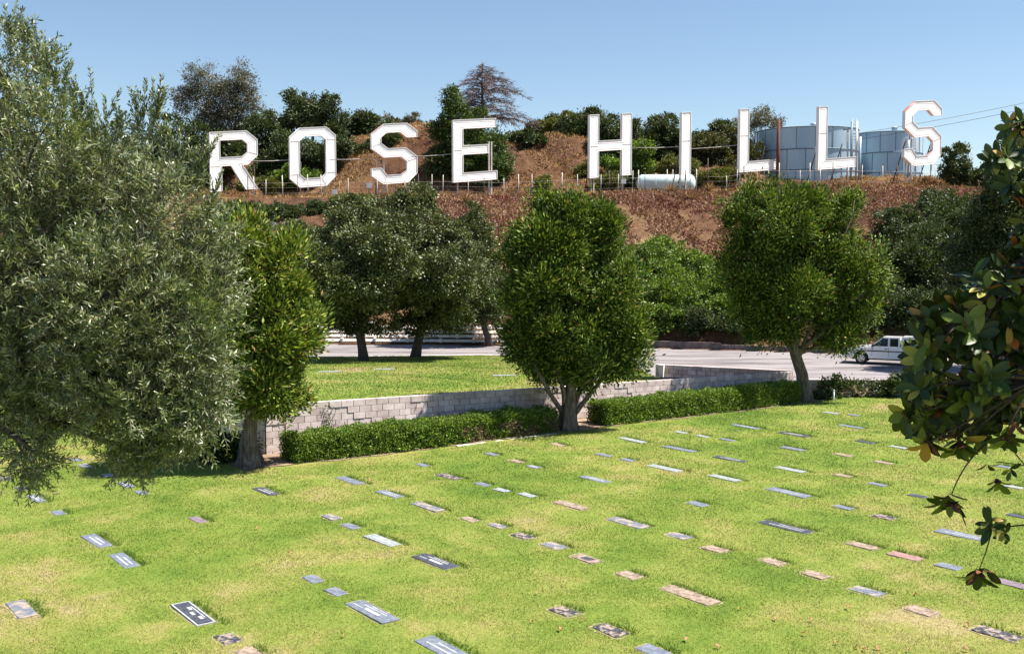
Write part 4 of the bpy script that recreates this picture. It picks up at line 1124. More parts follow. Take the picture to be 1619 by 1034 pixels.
shrub(141, [(680, 205, 24, 9)], M['drybrush'], 5000, 'dry brown brush on the ridge between first S and E', group='bushes on the hill behind the letters', leaf=.3, width=.1)
tree('evergreen_tree', 118, [(716, 162, 18, 24), (730, 192, 32, 30), (745, 225, 46, 34), (768, 255, 44, 32), (698, 200, 20, 22), (712, 245, 32, 40), (792, 262, 22, 24)], M['evergreen'], 48000,
     'dense green cone-shaped tree directly behind the letter E', 'tree', GT, .26, .13, bark='darkbark', r=.22, clump=.6, sub=12)
shrub(125, [(845, 228, 34, 24), (820, 215, 20, 14), (865, 240, 18, 14)], M['darkgreen'], 18000, 'dark round bush right of the letter E on the cliff', group='bushes on the hill behind the letters', leaf=.25, width=.14)
shrub(132, [(880, 198, 26, 14), (905, 195, 20, 14)], M['scrub'], 10000, 'olive bush on top of the cliff left of the letter H', group='bushes on the hill behind the letters', leaf=.26, width=.13)
tree('broadleaf_tree', 130, [(915, 212, 32, 32), (930, 195, 22, 22), (895, 222, 26, 24), (940, 240, 26, 40)], M['darkgreen'], 30000, 'dark tree touching the left stem of letter H', 'tree', GT, .26, .14, r=.14, clump=.55)
tree('thin_tree', 134, [(935, 185, 18, 10), (958, 190, 16, 9), (975, 192, 10, 7)], M['darkgreen'], 3500, 'thin twiggy tree poking above the crossbar of letter H', 'tree', GT, .25, .12, bark='palebark', r=.08, clump=.4, inner=0.)
tree('broadleaf_tree', 124, [(968, 220, 32, 30), (992, 210, 26, 26), (950, 250, 28, 34), (985, 250, 26, 30)], M['darkgreen'], 34000, 'dark tree seen inside the letter H', 'tree', GT, .26, .14, r=.16, clump=.55)
tree('broadleaf_tree', 119, [(1010, 255, 26, 30), (975, 270, 24, 22), (1000, 285, 20, 14)], M['lush'], 20000, 'greener leafy tree behind the lower right of letter H', 'tree', GT, .24, .14, r=.15, clump=.5)
tree('oak_tree', 128, [(1048, 210, 36, 24), (1030, 220, 26, 24), (1068, 225, 26, 26), (1050, 245, 34, 22)], M['darkgreen'], 32000, 'dark domed oak between the letters H and I', 'tree', GT, .25, .15, r=.2, clump=.5, sub=12)
shrub(118, [(1066, 262, 22, 14), (1045, 268, 14, 10)], M['scrub'], 9000, 'yellow-green bush above the small pale blue tank', group='bushes on the plateau behind the letters', leaf=.22, width=.12)
tree('oak_tree', 127, [(1120, 228, 44, 24), (1152, 230, 30, 26), (1100, 245, 30, 24), (1135, 255, 42, 22), (1180, 245, 26, 24)], M['darkscrub'], 44000, 'spreading olive-green tree between the I and the first L', 'tree', GT, .26, .14, r=.2, clump=.5, sub=10)
tree('broadleaf_tree', 133, [(1132, 208, 14, 13), (1148, 202, 12, 12), (1115, 222, 12, 10)], M['darkgreen'], 8000, 'small dark tree just left of the first L top', 'tree', GT, .25, .14, r=.12, clump=.5)
tree('gum_tree', 141, [(1205, 188, 26, 18), (1180, 200, 22, 20), (1228, 200, 16, 18), (1210, 222, 24, 16), (1178, 235, 16, 18)], M['gum'], 11000, 'airy pale-stemmed gum tree behind the first L and the large tank', 'tree', GT, .28, .11, bark='palebark', r=.14, clump=.6, sub=8, ntr=2, inner=0., nclump=260)
shrub(117, [(1130, 280, 30, 16), (1160, 278, 24, 14), (1105, 285, 16, 12)], M['scrub'], 14000, 'yellowish scrub bush behind the fence left of the first L', group='bushes on the plateau behind the letters', leaf=.22, width=.12)
shrub(116, [(965, 285, 20, 12), (945, 292, 14, 10)], M['scrub'], 8000, 'scrubby bush at the feet of letter H', group='bushes on the plateau behind the letters', leaf=.22, width=.12)
shrub(115, [(862, 290, 16, 12)], M['scrub'], 5000, 'small grey-green bush on the bare ground right of letter E', group='bushes on the plateau behind the letters', leaf=.2, width=.1)
shrub(112, [(1515, 255, 30, 45), (1540, 290, 40, 34), (1500, 300, 24, 20)], M['darkgreen'], 22000, 'tall ragged bush at the right foot of last S', group='bushes on the plateau behind the letters', leaf=.24, width=.13, inner=0.)
shrub(110, [(1590, 250, 34, 45), (1640, 260, 40, 60)], M['darkgreen'], 16000, 'dark bush beyond the magnolia top at right', group='bushes on the plateau behind the letters', leaf=.26, width=.14)
shrub(100, [(1440, 303, 40, 10), (1475, 296, 24, 14)], M['drybrush'], 8000, 'dry brown brush below the last S', group='bushes on the plateau behind the letters', leaf=.22, width=.1)
tree('broadleaf_tree', 128, [(200, 250, 60, 50), (120, 260, 60, 50), (40, 250, 60, 50)], M['darkgreen'], 14000, 'dark tree on the hill hidden behind the olive crown', 'tree', GT, .4, .22, r=.2, clump=.8)

tree('broadleaf_tree', 119, [(300, 275, 40, 26), (330, 255, 34, 34), (365, 240, 30, 34)], M['darkgreen'], 24000, 'dark tree seen through the counter of the letter R', 'tree', GT, .26, .15, r=.18, clump=.55)
tree('broadleaf_tree', 121, [(430, 262, 34, 22), (455, 235, 30, 26)], M['darkgreen'], 18000, 'shaded dark tree low between the letter R and the round letter', 'tree', GT, .26, .15, r=.15, clump=.55)
shrub(114, [(395, 290, 24, 12), (425, 292, 20, 12)], M['scrub'], 9000, 'olive scrub at the right foot of the letter R', group='bushes on the plateau behind the letters', leaf=.2, width=.11)
shrub(119, [(905, 285, 22, 14), (925, 270, 20, 20)], M['scrub'], 9000, 'scrub bush at the foot of the cliff left of the letter H', group='bushes on the plateau behind the letters', leaf=.22, width=.11)
shrub(121, [(1090, 268, 18, 18), (1075, 280, 22, 12)], M['scrub'], 9000, 'scrub bush just right of the letter I', group='bushes on the plateau behind the letters', leaf=.22, width=.11)
shrub(125, [(670, 258, 24, 12), (690, 268, 20, 14)], M['drybrush'], 8000, 'dark brown brush at the left foot of letter E', group='bushes on the hill behind the letters', leaf=.22, width=.11)
shrub(124, [(545, 268, 26, 12), (560, 255, 18, 12)], M['scrub'], 7000, 'scrub on the bare slope between the round letter and first S', group='bushes on the hill behind the letters', leaf=.22, width=.11)
tree('broadleaf_tree', 131, [(800, 245, 20, 24), (815, 230, 18, 18)], M['darkgreen'], 10000, 'small dark tree just right of the letter E top', 'tree', GT, .26, .14, r=.12, clump=.5)

tree('broadleaf_tree', 136, [(1020, 225, 20, 26), (1005, 215, 18, 20), (1090, 225, 22, 22)], M['darkgreen'], 16000, 'dark tree on the ridge showing right of the letter H top', 'tree', GT, .26, .14, r=.12, clump=.5)
tree('broadleaf_tree', 137, [(870, 200, 24, 16), (845, 205, 20, 14), (890, 212, 20, 16)], M['darkgreen'], 15000, 'row-like dark tree along the top of the cliff right of E', 'tree', GT, .26, .14, r=.12, clump=.5)

# bare cedar
cb = at_Y(763, 270, 123); cb.z = float(hill_z(cb.x, cb.y)) - .2
root = empty('bare_cedar_tree', tuple(cb), 0, 'bare purple-brown conifer with drooping layered twigs behind the letter E', 'tree', GT)
top_ = at_Y(762, 97, 123)
mb = MB(); mb.tube([cb, cb.lerp(top_, .5), top_], [.28, .17, .02], 8)
twv = []
kx = 123 / F
for lv in range(22):
    t = .30 + .66 * lv / 21
    prof = np.interp(t, [.3, .5, .62, .75, .86, .96], [85, 78, 70, 55, 38, 5]) * kx
    for q in range(6):
        a_ = random.uniform(0, 6.28); L = prof * random.uniform(.6, 1.08)
        if math.cos(a_) < 0: L *= .72
        p0 = cb.lerp(top_, t); d = Vector((math.cos(a_), math.sin(a_), 0))
        pts = [p0, p0 + d * L * .4 + Vector((0, 0, L * .10)), p0 + d * L * .75 + Vector((0, 0, L * .04)), p0 + d * L + Vector((0, 0, -L * .10))]
        mb.tube(pts, [.05, .035, .022, .008], 4)
        nt_ = int(22 * L)
        tt_ = RNG.random(nt_) ** .7
        base = np.array([list(p0 + d * L * float(x) + Vector((0, 0, L * (.11 * math.sin(float(x) * 3.1) - .08 * float(x) ** 2)))) for x in tt_]).reshape(-1, 3)
        D = unit(np.array([[d.x, d.y, -.35]]) + rnd(nt_) * .8 + np.array([0, 0, -.1]))
        twv.append(cards(base, D, rnd(nt_), RNG.uniform(.3, .9, nt_), np.full(nt_, .045)))
mb.build('trunk', M['darkbark'], root)
poly_np('twigs', np.concatenate(twv), 4, M['cedar'], root)

# ground cover on the slope and dry grass on the hill (stuff)
def cover(name, n, xr, yr, keep, m, h, wd, label, spread=.7):
    X = RNG.uniform(*xr, n); Yv = RNG.uniform(*yr, n)
    k = keep(X, Yv); X, Yv = X[k], Yv[k]; n = len(X)
    Z = hill_z(X, Yv)
    C = np.stack([X, Yv, Z - .03], 1)
    D = unit(rnd(n) * spread + np.array([0, -.15, .7])); N = rnd(n)
    o = poly_np(name, cards(C, D, N, h * RNG.uniform(.5, 1.4, n), wd * RNG.uniform(.6, 1.3, n)), 4, m)
    return tag(o, label, 'ground cover', None, 'stuff')
cover('iceplant', 230000, (-16, 60), (68, 101.5), lambda x, y: (vnoise(x * 1.6, y * .55, .5, 4) + vnoise(x, y, 1.9, 2) * .7 > -.38) & (y > far_edge(ucol(x, y)) + 2.2 + 1.5 * vnoise(x, y, .6, 3)) & (ucol(x, y) > 690), M['iceplant'], .28, .11, 'reddish brown dried ice plant covering the slope below the letters')
cover('dry_grass', 190000, (-50, 60), (99, 143), lambda x, y: (vnoise(x, y, .35, 8) > -.1) & ((ucol(x, y) > 540) | (y < 118)), M['drygrass'], .32, .05, 'thin dry tan grass on the bare hill behind the letters')
cover('dry_brush', 130000, (-50, 60), (99, 143), lambda x, y: (vnoise(x, y, .45, 12) > .0), M['drybrush'], .45, .12, 'patchy brown brush on the bare hill behind the letters')
# spiky dead plants standing on the slope
for (px, py, lab) in ((1000, 372, 'spiky dead plant on the slope right of the middle juniper'), (1060, 385, 'spiky dead plant above the lush shrubs'), (1092, 378, 'tallest spiky dead plant on the slope, above the lush shrubs'), (1120, 392, 'spiky dead plant on the slope nearest the right juniper'),
                      (735, 318, 'spiky plant on the crest below the letter E')):
    Yq = 88 if py > 350 else 97
    c = at_Y(px, py, Yq)
    for _ in range(10):
        Yq = Yq + (c.z - float(hill_z(c.x, c.y))) * -.5; Yq = min(max(Yq, 77), 99); c = at_Y(px, py, Yq)
    c.z = float(hill_z(c.x, c.y))
    n = 90; D = unit(rnd(n) * .7 + np.array([0, 0, .7]))
    o = poly_np('spiky_plant', cards(np.tile(np.array(c)[None], (n, 1)), D, rnd(n), RNG.uniform(.5, 1.3, n), np.full(n, .06)), 4, M['drybrush'])
    tag(o, lab, 'plant', 'spiky plants on the slope')

# ------------------------------------------------------------------ the big letters
OUT = {
 'R': ([[(0, 0), (16, 0), (16, 40), (29, 40), (49, 0), (66, 0), (45, 40), (52, 40), (66, 54), (66, 80), (51, 95), (0, 95)]], [[(14, 54), (14, 81), (45, 81), (52, 74), (52, 61), (45, 54)]], 66, 95),
 'O': ([[(14, 0), (52, 0), (66, 15), (66, 81), (52, 95), (14, 95), (0, 81), (0, 15)]], [[(14, 21), (14, 74), (21, 81), (45, 81), (52, 74), (52, 21), (45, 14), (21, 14)]], 66, 95),
 'S': ([[(0, 26), (0, 14), (17, 0), (53, 0), (67, 14), (67, 41), (50, 56), (24, 56), (14, 65), (14, 74), (22, 81), (42, 81), (52, 72), (67, 72), (67, 82), (52, 95), (18, 95), (0, 81), (0, 57), (18, 42), (43, 42), (52, 34), (52, 21), (43, 14), (22, 14), (14, 26)]], [], 67, 95),
 'E': ([[(0, 0), (68, 0), (68, 14), (15, 14), (15, 42), (54, 42), (54, 56), (15, 56), (15, 82), (66, 82), (66, 96), (0, 96)]], [], 68, 96),
 'H': ([[(0, 0), (15, 0), (15, 41), (54, 41), (54, 0), (70, 0), (70, 98), (54, 98), (54, 57), (15, 57), (15, 98), (0, 98)]], [], 70, 98),
 'I': ([[(0, 0), (15, 0), (15, 96), (0, 96)]], [], 15, 96),
 'L': ([[(0, 0), (71, 0), (71, 16), (16, 16), (16, 97), (0, 97)]], [], 71, 97),
}
def area2(p): return sum(p[i][0] * p[(i + 1) % len(p)][1] - p[(i + 1) % len(p)][0] * p[i][1] for i in range(len(p)))
def inset(p, d):
    """offset polygon to its left by d"""
    n = len(p); out = []
    for i in range(n):
        a = Vector(p[i - 1]); b = Vector(p[i]); c = Vector(p[(i + 1) % n])
        u1 = (b - a).normalized(); u2 = (c - b).normalized()
        n1 = Vector((-u1.y, u1.x)); n2 = Vector((-u2.y, u2.x))
        k = 1 + n1.dot(n2)
        out.append(tuple(b + (n1 + n2) * (d / max(k, .25))))
    return out
LETTERS = [('R', 333, 304, 93, 66, 'white letter R, first of the hilltop letters, partly behind olive twigs'),
           ('O', 459, 298, 93, 66, 'white eight-sided letter O, second of the hilltop letters'),
           ('S', 588, 293, 94, 68, 'white angular letter S between the O and the E'),
           ('E', 717, 289, 97, 68, 'white letter E, last of the first word, before the wide gap'),
           ('H', 932, 282, 98, 70, 'white letter H, first after the wide gap'),
           ('I', 1077, 277, 97, 16, 'white upright letter I in front of the small pale tank'),
           ('L', 1169, 273, 98, 71, 'white letter L left of the large blue tank'),
           ('L', 1293, 269, 98, 72, 'white letter L standing in front of the large blue tank'),
           ('S', 1429, 264, 101, 74, 'white letter S at the right end, in front of the second blue tank')]
YAW = R(29)
LY = 104.0
cable_pts = []
for (ch, lx, by, hpx, wpx, lab) in LETTERS:
    outer, holes, w0, h0 = OUT[ch]
    k = LY / F
    P0 = at_Y(lx, by, LY)
    sx = wpx / w0 * k / math.cos(YAW) * 1.0; sz = hpx / h0 * k
    gz = float(hill_z(P0.x + w0 * sx / 2, LY))
    root = empty('sign_letter', (P0.x, P0.y, gz), YAW, lab, 'letter sign', 'giant white letters on the hilltop')
    def T(p, d):      # local: x right, y back (+), z up
        return (p[0] * sx, d, p[1] * sz + (P0.z - gz))
    # slight rise of the baseline to the right
    tilt = -.02 if ch not in 'R' else -.01
    def T(p, d): return (p[0] * sx, d, p[1] * sz + (P0.z - gz) + p[0] * sx * .10)
    # body with holes via a filled curve
    cu = bpy.data.curves.new('c', 'CURVE'); cu.dimensions = '2D'; cu.fill_mode = 'BOTH'; cu.extrude = .16
    for pl in outer + holes:
        s_ = cu.splines.new('POLY'); s_.points.add(len(pl) - 1)
        for i, p in enumerate(pl): s_.points[i].co = (p[0] * sx, p[1] * sz + p[0] * sx * .10, 0, 1)
        s_.use_cyclic_u = True
    co = bpy.data.objects.new('c', cu); COL.objects.link(co)
    bpy.context.view_layer.update()
    me = bpy.data.meshes.new_from_object(co.evaluated_get(bpy.context.evaluated_depsgraph_get()))
    COL.objects.unlink(co); bpy.data.objects.remove(co)
    me.transform(Matrix.Translation((0, .17, P0.z - gz)) @ Matrix.Rotation(R(90), 4, 'X'))
    me.materials.clear()
    link('face_panel', me, M['white'], root, True)
    # raised rim round every outline, and the thin tube that follows it
    rim = MB(); tb = MB()
    for pl in outer + holes:
        ccw = area2(pl) > 0
        hole = pl in holes
        q = pl if (ccw != hole) else list(reversed(pl))
        ins_ = inset(q, .5); mid = inset(q, 3.4)
        if not all(map(lambda z: z == z, [c for p in ins_ for c in p])): continue
        n = len(q)
        fr, bk = -.045, .345
        o_ = inset(q, -.12)
        vs = [T(p, fr) for p in o_] + [T(p, fr) for p in ins_] + [T(p, bk) for p in o_] + [T(p, .0) for p in ins_]
        fs = []; mis = []
        for i in range(n):
            j = (i + 1) % n
            up_ = abs(q[j][1] - q[i][1]) < abs(q[j][0] - q[i][0]) and ((q[j][0] < q[i][0]))   # top-facing edge
            rim.add([vs[i], vs[j], vs[n + j], vs[n + i]], [(0, 1, 2, 3)], 0)
            rim.add([vs[i], vs[2 * n + i], vs[2 * n + j], vs[j]], [(0, 1, 2, 3)], 1 if up_ else 0)
            rim.add([vs[n + i], vs[n + j], vs[3 * n + j], vs[3 * n + i]], [(0, 1, 2, 3)], 1 if not up_ and abs(q[j][1] - q[i][1]) < abs(q[j][0] - q[i][0]) else 0)
        for i in range(n):
            j = (i + 1) % n
            tb.tube([T(mid[i], -.02), T(mid[j], -.01)], .008, 4)
    rim.build('rim', [M['rim'], M['redrim']], root, True)
    tb.build('light_tube', M['tube'], root, True)
    seams = {'O': [((.5, 21), (13.5, 21)), ((52.5, 21), (65.5, 21)), ((.5, 74), (13.5, 74)), ((52.5, 74), (65.5, 74)), ((14, 1), (21, 13)), ((52, 1), (45, 13))],
             'I': [((.8, 52), (14.2, 52))], 'R': [((.8, 40), (13.5, 40)), ((52, 61), (65, 56))], 'S': [((14, 65), (1, 60)), ((52, 34), (66, 38)), ((22, 14), (18, 1))],
             'L': [((16, 16), (1, 1)), ((.8, 56), (15, 56))], 'E': [((.8, 49), (14, 49))], 'H': [((.8, 49), (14.2, 49)), ((54.5, 49), (69, 49))]}[ch]
    for (a_, b_) in seams:
        sm_ = MB(); sm_.tube([T(a_, .004), T(b_, .004)], .018, 4); sm_.build('panel_seam', M['seamline'], root, True)
    # posts
    W = w0 * sx; zb = P0.z - gz
    posts = {'R': [.12, .93], 'O': [.25, .78], 'S': [.15, .3, .85], 'E': [.14, .86, .92], 'H': [.1, .16, .85], 'I': [.2, .8], 'L': [.1, .35, .72]}[ch]
    for f_ in posts:
        zt = {'S': .45, 'R': .3, 'O': .1, 'E': .7, 'L': .1}.get(ch, .3) * hpx * k + zb
        mb = MB(); mb.box((W * f_, .48, zt / 2 - .15), (.055, .055, zt / 2 + .15)); mb.build('post', M['steel'], root, True)
    for f_ in (posts[0], posts[-1]):
        mb = MB()
        mb.tube([(W * f_ + .1, .55, zb + hpx * k * .45), (W * f_ + .9, 3.2, -.15)], .06, 5)
        mb.build('brace', M['darksteel'], root, True)
    if ch in 'O':
        pass
    cable_pts.append((P0.x + W, lx + wpx, P0))

# mid-height cable runs tying letter to letter
CB = [((397, 255), (459, 253)), ((525, 253), (588, 250)), ((654, 248), (717, 243)), ((1001, 234), (1077, 232)), ((1092, 236), (1169, 229))]
labs = ['thin pale cable between the letters R and O', 'thin pale cable between the letter O and first S', 'thin pale cable between the first S and E', 'thin pale cable between the letters H and I', 'thin pale cable between the I and first L']
for (a_, b_), lb in zip(CB, labs):
    A = at_Y(a_[0] - 4, a_[1], LY + .6); B = at_Y(b_[0] + 4, b_[1], LY + .6)
    mb = MB(); mb.tube([A, A.lerp(B, .5) + Vector((0, 0, -.06)), B], .035, 5)
    tag(mb.build('cable', M['steel']), lb, 'cable', 'cables between the hilltop letters')
# power lines over the tanks
for (a_, b_, lb) in (((1345, 213), (1640, 152), 'upper thin dark power line over the tanks at right'), ((1350, 222), (1640, 162), 'lower thin dark power line over the tanks at right')):
    A = at_Y(a_[0], a_[1], 122); B = at_Y(b_[0] + 300, b_[1] - 70, 122)
    mb = MB(); mb.tube([A.lerp(B, t) + Vector((0, 0, -2.2 * 4 * t * (1 - t) * .35)) for t in np.linspace(0, 1, 12)], .022, 4)
    tag(mb.build('power_line', M['darksteel']), lb, 'power line', 'power lines at right')

# ------------------------------------------------------------------ fence along the crest
fx = [392, 402, 420, 447, 470, 487, 508, 551, 571, 596, 612, 640, 662, 683, 700, 740, 765, 797, 820, 841, 868, 888, 913, 950, 963, 977, 1000, 1009, 1020, 1037, 1055, 1064, 1083, 1101, 1149, 1165, 1176, 1197, 1214, 1231, 1245, 1265, 1280, 1297, 1316, 1340, 1362, 1395, 1418, 1440, 1462, 1478]
fp = at_Y(392, 305, 100.6)
root = empty('wire_fence', tuple(fp), 0, 'thin wire fence with many pale posts along the crest in front of letters', 'fence')
tops = []
for q, px in enumerate(fx):
    c = at_Y(px, 300, 100.6); gz = float(hill_z(c.x, c.y))
    h = random.uniform(1.5, 2.25) if q % 3 else 2.2
    mb = MB(); lean = random.uniform(-.05, .05)
    mb.tube([(c.x, c.y, gz - .2), (c.x + lean, c.y, gz + h)], .034 if q % 3 else .045, 6)
    mb.build('post', M['steel'] if q % 4 else M['darksteel'], root)
    tops.append(Vector((c.x, c.y, gz)))
mb = MB()
for hh in (.5, 1.0, 1.45):
    for a_, b_ in zip(tops[:-1], tops[1:]): mb.tube([a_ + Vector((0, -.05, hh)), b_ + Vector((0, -.05, hh))], .007, 3)
mb.build('wire', M['steel'], root)
for (px, py, lb) in ((583.5, 293.5, 'small white notice board left of first S legs, larger and higher'), (529, 303.5, 'small white notice board right of the letter O legs'),
                     (986, 287, 'small white notice board near the right stem of letter H'), (1119, 298, 'small white meter box on a dark pole between I and first L')):
    c = at_Y(px, py, 100.45); s_ = .23
    gz = float(hill_z(c.x, c.y))
    root = empty('notice_board', (c.x, c.y, gz), 0, lb, 'sign', 'small white boards along the fence')
    mb = MB(); mb.box((c.x, c.y, c.z), (s_, .02, s_)); mb.build('board', M['white'], root)
    mb = MB(); tall = 3.2 if px > 1100 else 0
    mb.tube([(c.x, c.y + .06, gz - .2), (c.x, c.y + .06, max(c.z + .25, gz + tall))], .045, 6); mb.build('post', M['darksteel'], root)

# rust pole by the first L
c = at_Y(1231, 290, 106); gz = float(hill_z(c.x, c.y)); t = at_Y(1231, 189, 106)
mb = MB(); mb.tube([(c.x - .1, c.y, gz - .3), (t.x, t.y, t.z)], [.22, .15], 10)
tag(mb.build('pole', M['rustpole']), 'dark rust-brown wooden pole behind the foot of the first L', 'pole')

# ------------------------------------------------------------------ tanks
def water_tank(cx, rpx, ytop, Y, label, nseam=18):
    c = at_Y(cx, ytop, Y); r = rpx * Y / F
    gz = float(hill_z(c.x, Y)) - .5
    h = c.z - gz
    root = empty('water_tank', (c.x, Y, gz), 0, label, 'water tank', 'large blue steel water tanks')
    N = 72
    mb = MB()
    rings = [0, .33 * 3.1]
    zs = [0, h - 2 * 3.05, h - 3.05, h]
    zs = [0, h * .22, h * .60, h]
    for q in range(3):
        z0, z1 = zs[q], zs[q + 1]
        rr_ = r + (.05 * (2 - q))
        vs = [(rr_ * math.cos(2 * math.pi * k / N), rr_ * math.sin(2 * math.pi * k / N), z) for z in (z0, z1) for k in range(N)]
        vs += [((rr_ - .06) * math.cos(2 * math.pi * k / N), (rr_ - .06) * math.sin(2 * math.pi * k / N), z1) for k in range(N)]
        mb.add(vs, [(k, (k + 1) % N, N + (k + 1) % N, N + k) for k in range(N)], 0, True)
        mb.add(vs, [(N + k, N + (k + 1) % N, 2 * N + (k + 1) % N, 2 * N + k) for k in range(N)], 0)
    mb.build('shell', M['tank'], root, True)
    mb = MB()
    for q in range(3):
        z1 = zs[q + 1]; rr_ = r + (.05 * (2 - q)) + .03
        pts = [(rr_ * math.cos(2 * math.pi * k / N), rr_ * math.sin(2 * math.pi * k / N), z1 - .02) for k in range(N + 1)]
        mb.tube(pts, .06, 5, cap=False)
    for q in range(3):
        for k in range(nseam):
            a_ = 2 * math.pi * (k + .5 * (q % 2) + .2) / nseam; rr_ = r + (.05 * (2 - q)) + .012
            mb.tube([(rr_ * math.cos(a_), rr_ * math.sin(a_), zs[q] + .02), (rr_ * math.cos(a_), rr_ * math.sin(a_), zs[q + 1] - .03)], .04, 4)
    mb.build('seams', M['tankseam'], root, True)
    mb = MB()
    vs = [(r * math.cos(2 * math.pi * k / N), r * math.sin(2 * math.pi * k / N), h) for k in range(N)] + [(0, 0, h + r * .05)]
    mb.add(vs, [(k, (k + 1) % N, N) for k in range(N)], 0, True)
    mb.build('roof', M['tankroof'], root, True)
    mb = MB(); mb.tube([(0, -r * .5, h), (0, -r * .5, h + .55)], .35, 12); mb.tube([(0, -r * .5, h + .5), (0, -r * .5, h + .75)], [.6, .15], 12)
    mb.build('vent', M['tank'], root, True)
    return c, r, gz, h
tk1 = water_tank(1275, 78, 209, 130, 'large blue steel water tank behind the two letters L')
tk2 = water_tank(1405, 50, 213, 133, 'smaller blue steel water tank behind the last S', 14)
# pipes and ladder between the tanks
pc = at_Y(1348, 290, 122); gz = float(hill_z(pc.x, pc.y))
root = empty('pipe_stand', (pc.x, pc.y, gz), 0, 'cluster of pale vertical pipes and ladder between the two blue tanks', 'pipes')
for (px, pt, r_, mk) in ((1347, 192, .13, 'tank'), (1355, 192, .12, 'steel'), (1360, 217, .15, 'tank'), (1341, 205, .09, 'steel')):
    c = at_Y(px, pt, 122); mb = MB(); mb.tube([(c.x, c.y, gz - .2), (c.x, c.y, c.z)], r_, 10); mb.build('pipe', M[mk], root)
a_ = at_Y(1333, 205, 122); b_ = at_Y(1350, 203, 122)
mb = MB(); mb.tube([a_, b_], .12, 8); mb.build('pipe', M['tank'], root)
mb = MB(); c = at_Y(1351, 192, 121.8)
for dx in (-.22, .22): mb.tube([(c.x + dx, c.y, gz), (c.x + dx, c.y, c.z + .3)], .03, 5)
z = gz
while z < c.z + .2: mb.tube([(c.x - .22, c.y, z), (c.x + .22, c.y, z)], .02, 4); z += .35
mb.build('ladder', M['steel'], root)
pc = at_Y(1442, 290, 124); gz = float(hill_z(pc.x, pc.y))
root = empty('pipe_stand', (pc.x, pc.y, gz), 0, 'ladder and pipe at the right side of smaller tank behind the last S', 'pipes')
mb = MB(); c = at_Y(1446, 216, 124)
for dx in (-.25, .25): mb.tube([(c.x + dx, c.y, gz), (c.x + dx, c.y, c.z)], .045, 5)
z = gz
while z < c.z: mb.tube([(c.x - .25, c.y, z), (c.x + .25, c.y, z)], .025, 4); z += .35
mb.build('ladder', M['steel'], root)
c = at_Y(1437, 222, 124); mb = MB(); mb.tube([(c.x, c.y, gz), (c.x, c.y, c.z)], .1, 8); mb.build('pipe', M['tank'], root)

# small horizontal tank
A = at_Y(1014, 290, 108.5); B = at_Y(1092, 290, 107.5); r_ = 13.5 * 108 / F
gz = float(hill_z((A.x + B.x) / 2, 108)); 
root = empty('storage_tank', ((A.x + B.x) / 2, 108, gz), 0, 'small pale blue horizontal tank with stencilled marks below the letter I', 'tank')
d = (B - A).normalized(); mb = MB()
pr = [(-.55, .25), (-.5, .5), (-.36, .75), (-.18, .92), (0, 1)]
L = (B - A).length
pts = [A + d * (q * r_) for q, s in pr] + [A + d * L * .5] + [B + d * (-q * r_) for q, s in reversed(pr)]
mb.tube(pts, [r_ * s for q, s in pr] + [r_] + [r_ * s for q, s in reversed(pr)], 32)
mb.build('shell', M['paleblue'], root)
mb = MB()
for f_ in (.0, .5, 1.0):
    c = A.lerp(B, f_); mb.tube([c - d * .03, c + d * .03], r_ + .015, 32)
mb.build('seam', M['tank'], root)
mb = MB()
side = Vector((0, -1, -.45)).normalized()
def glyph(c0, seq):
    x = 0
    for g in seq:
        for (x0, z0, x1, z1) in g:
            p = c0 + d * (x + x0) + Vector((0, 0, z0)); q = c0 + d * (x + x1) + Vector((0, 0, z1))
            mb.tube([p, q], .035, 4)
        x += .34
Gt = [(0, .3, .22, .3), (.11, .3, .11, 0)]; Ga = [(0, 0, .11, .3), (.11, .3, .22, 0)]; Gn = [(0, 0, 0, .3), (0, .3, .2, 0), (.2, 0, .2, .3)]; Gk = [(0, 0, 0, .3), (0, .15, .2, .3), (0, .15, .2, 0)]
c0 = A.lerp(B, .56) + Vector((0, -r_ * .93, -.52)); glyph(c0, [Gt, Ga, Gn]); c0 = A.lerp(B, .80) + Vector((0, -r_ * .93, -.50)); glyph(c0, [Gn, Gk, Ga])
mb.build('stencilled_marks', M['black'], root)
for f_ in (.15, .85):
    c = A.lerp(B, f_); mb = MB(); mb.box((c.x, c.y, (gz + c.z - r_ * .8) / 2), (.2, r_ * .7, max((c.z - r_ * .8 - gz) / 2, .1) + .1)); mb.build('saddle', M['concrete'], root)

# ------------------------------------------------------------------ parked pickup with camper shell
tc = at_z(1361, 575.5, ROADZ)
HEAD = R(27)     # nose points left and a little away
# local: +x is rearward, -y faces the camera side, origin under the near front wheel
root = empty('pickup_truck', (tc.x, tc.y, ROADZ), -HEAD, 'white compact pickup with camper shell parked on the road, nose to the left', 'pickup truck')
TW = 1.68
def arch(cx, r_, z0, n=9):
    return [(cx - r_ * math.cos(math.pi * k / (n - 1)), z0 + r_ * math.sin(math.pi * k / (n - 1))) for k in range(n)]
x0 = -.82; WB = 2.95; LEN = 4.75
prof = [(x0 + .04, .42)] + arch(0, .43, .36) + arch(WB, .43, .36) + [(x0 + LEN - .02, .46), (x0 + LEN, 1.04), (x0 + 1.32, 1.06), (x0 + .95, 1.03), (x0 + .28, .95), (x0 + .06, .86), (x0, .62)]
bm = bmesh.new()
def prism_bm(pts, y0, y1, taper=None):
    f = [bm.verts.new((p[0], y0, p[1])) for p in pts]; b_ = [bm.verts.new((p[0], y1, p[1])) for p in pts]
    bm.faces.new(f); bm.faces.new(list(reversed(b_))); n = len(pts)
    for i in range(n): bm.faces.new((f[i], b_[i], b_[(i + 1) % n], f[(i + 1) % n]))
prism_bm(prof, 0, TW)
bmesh.ops.recalc_face_normals(bm, faces=bm.faces)
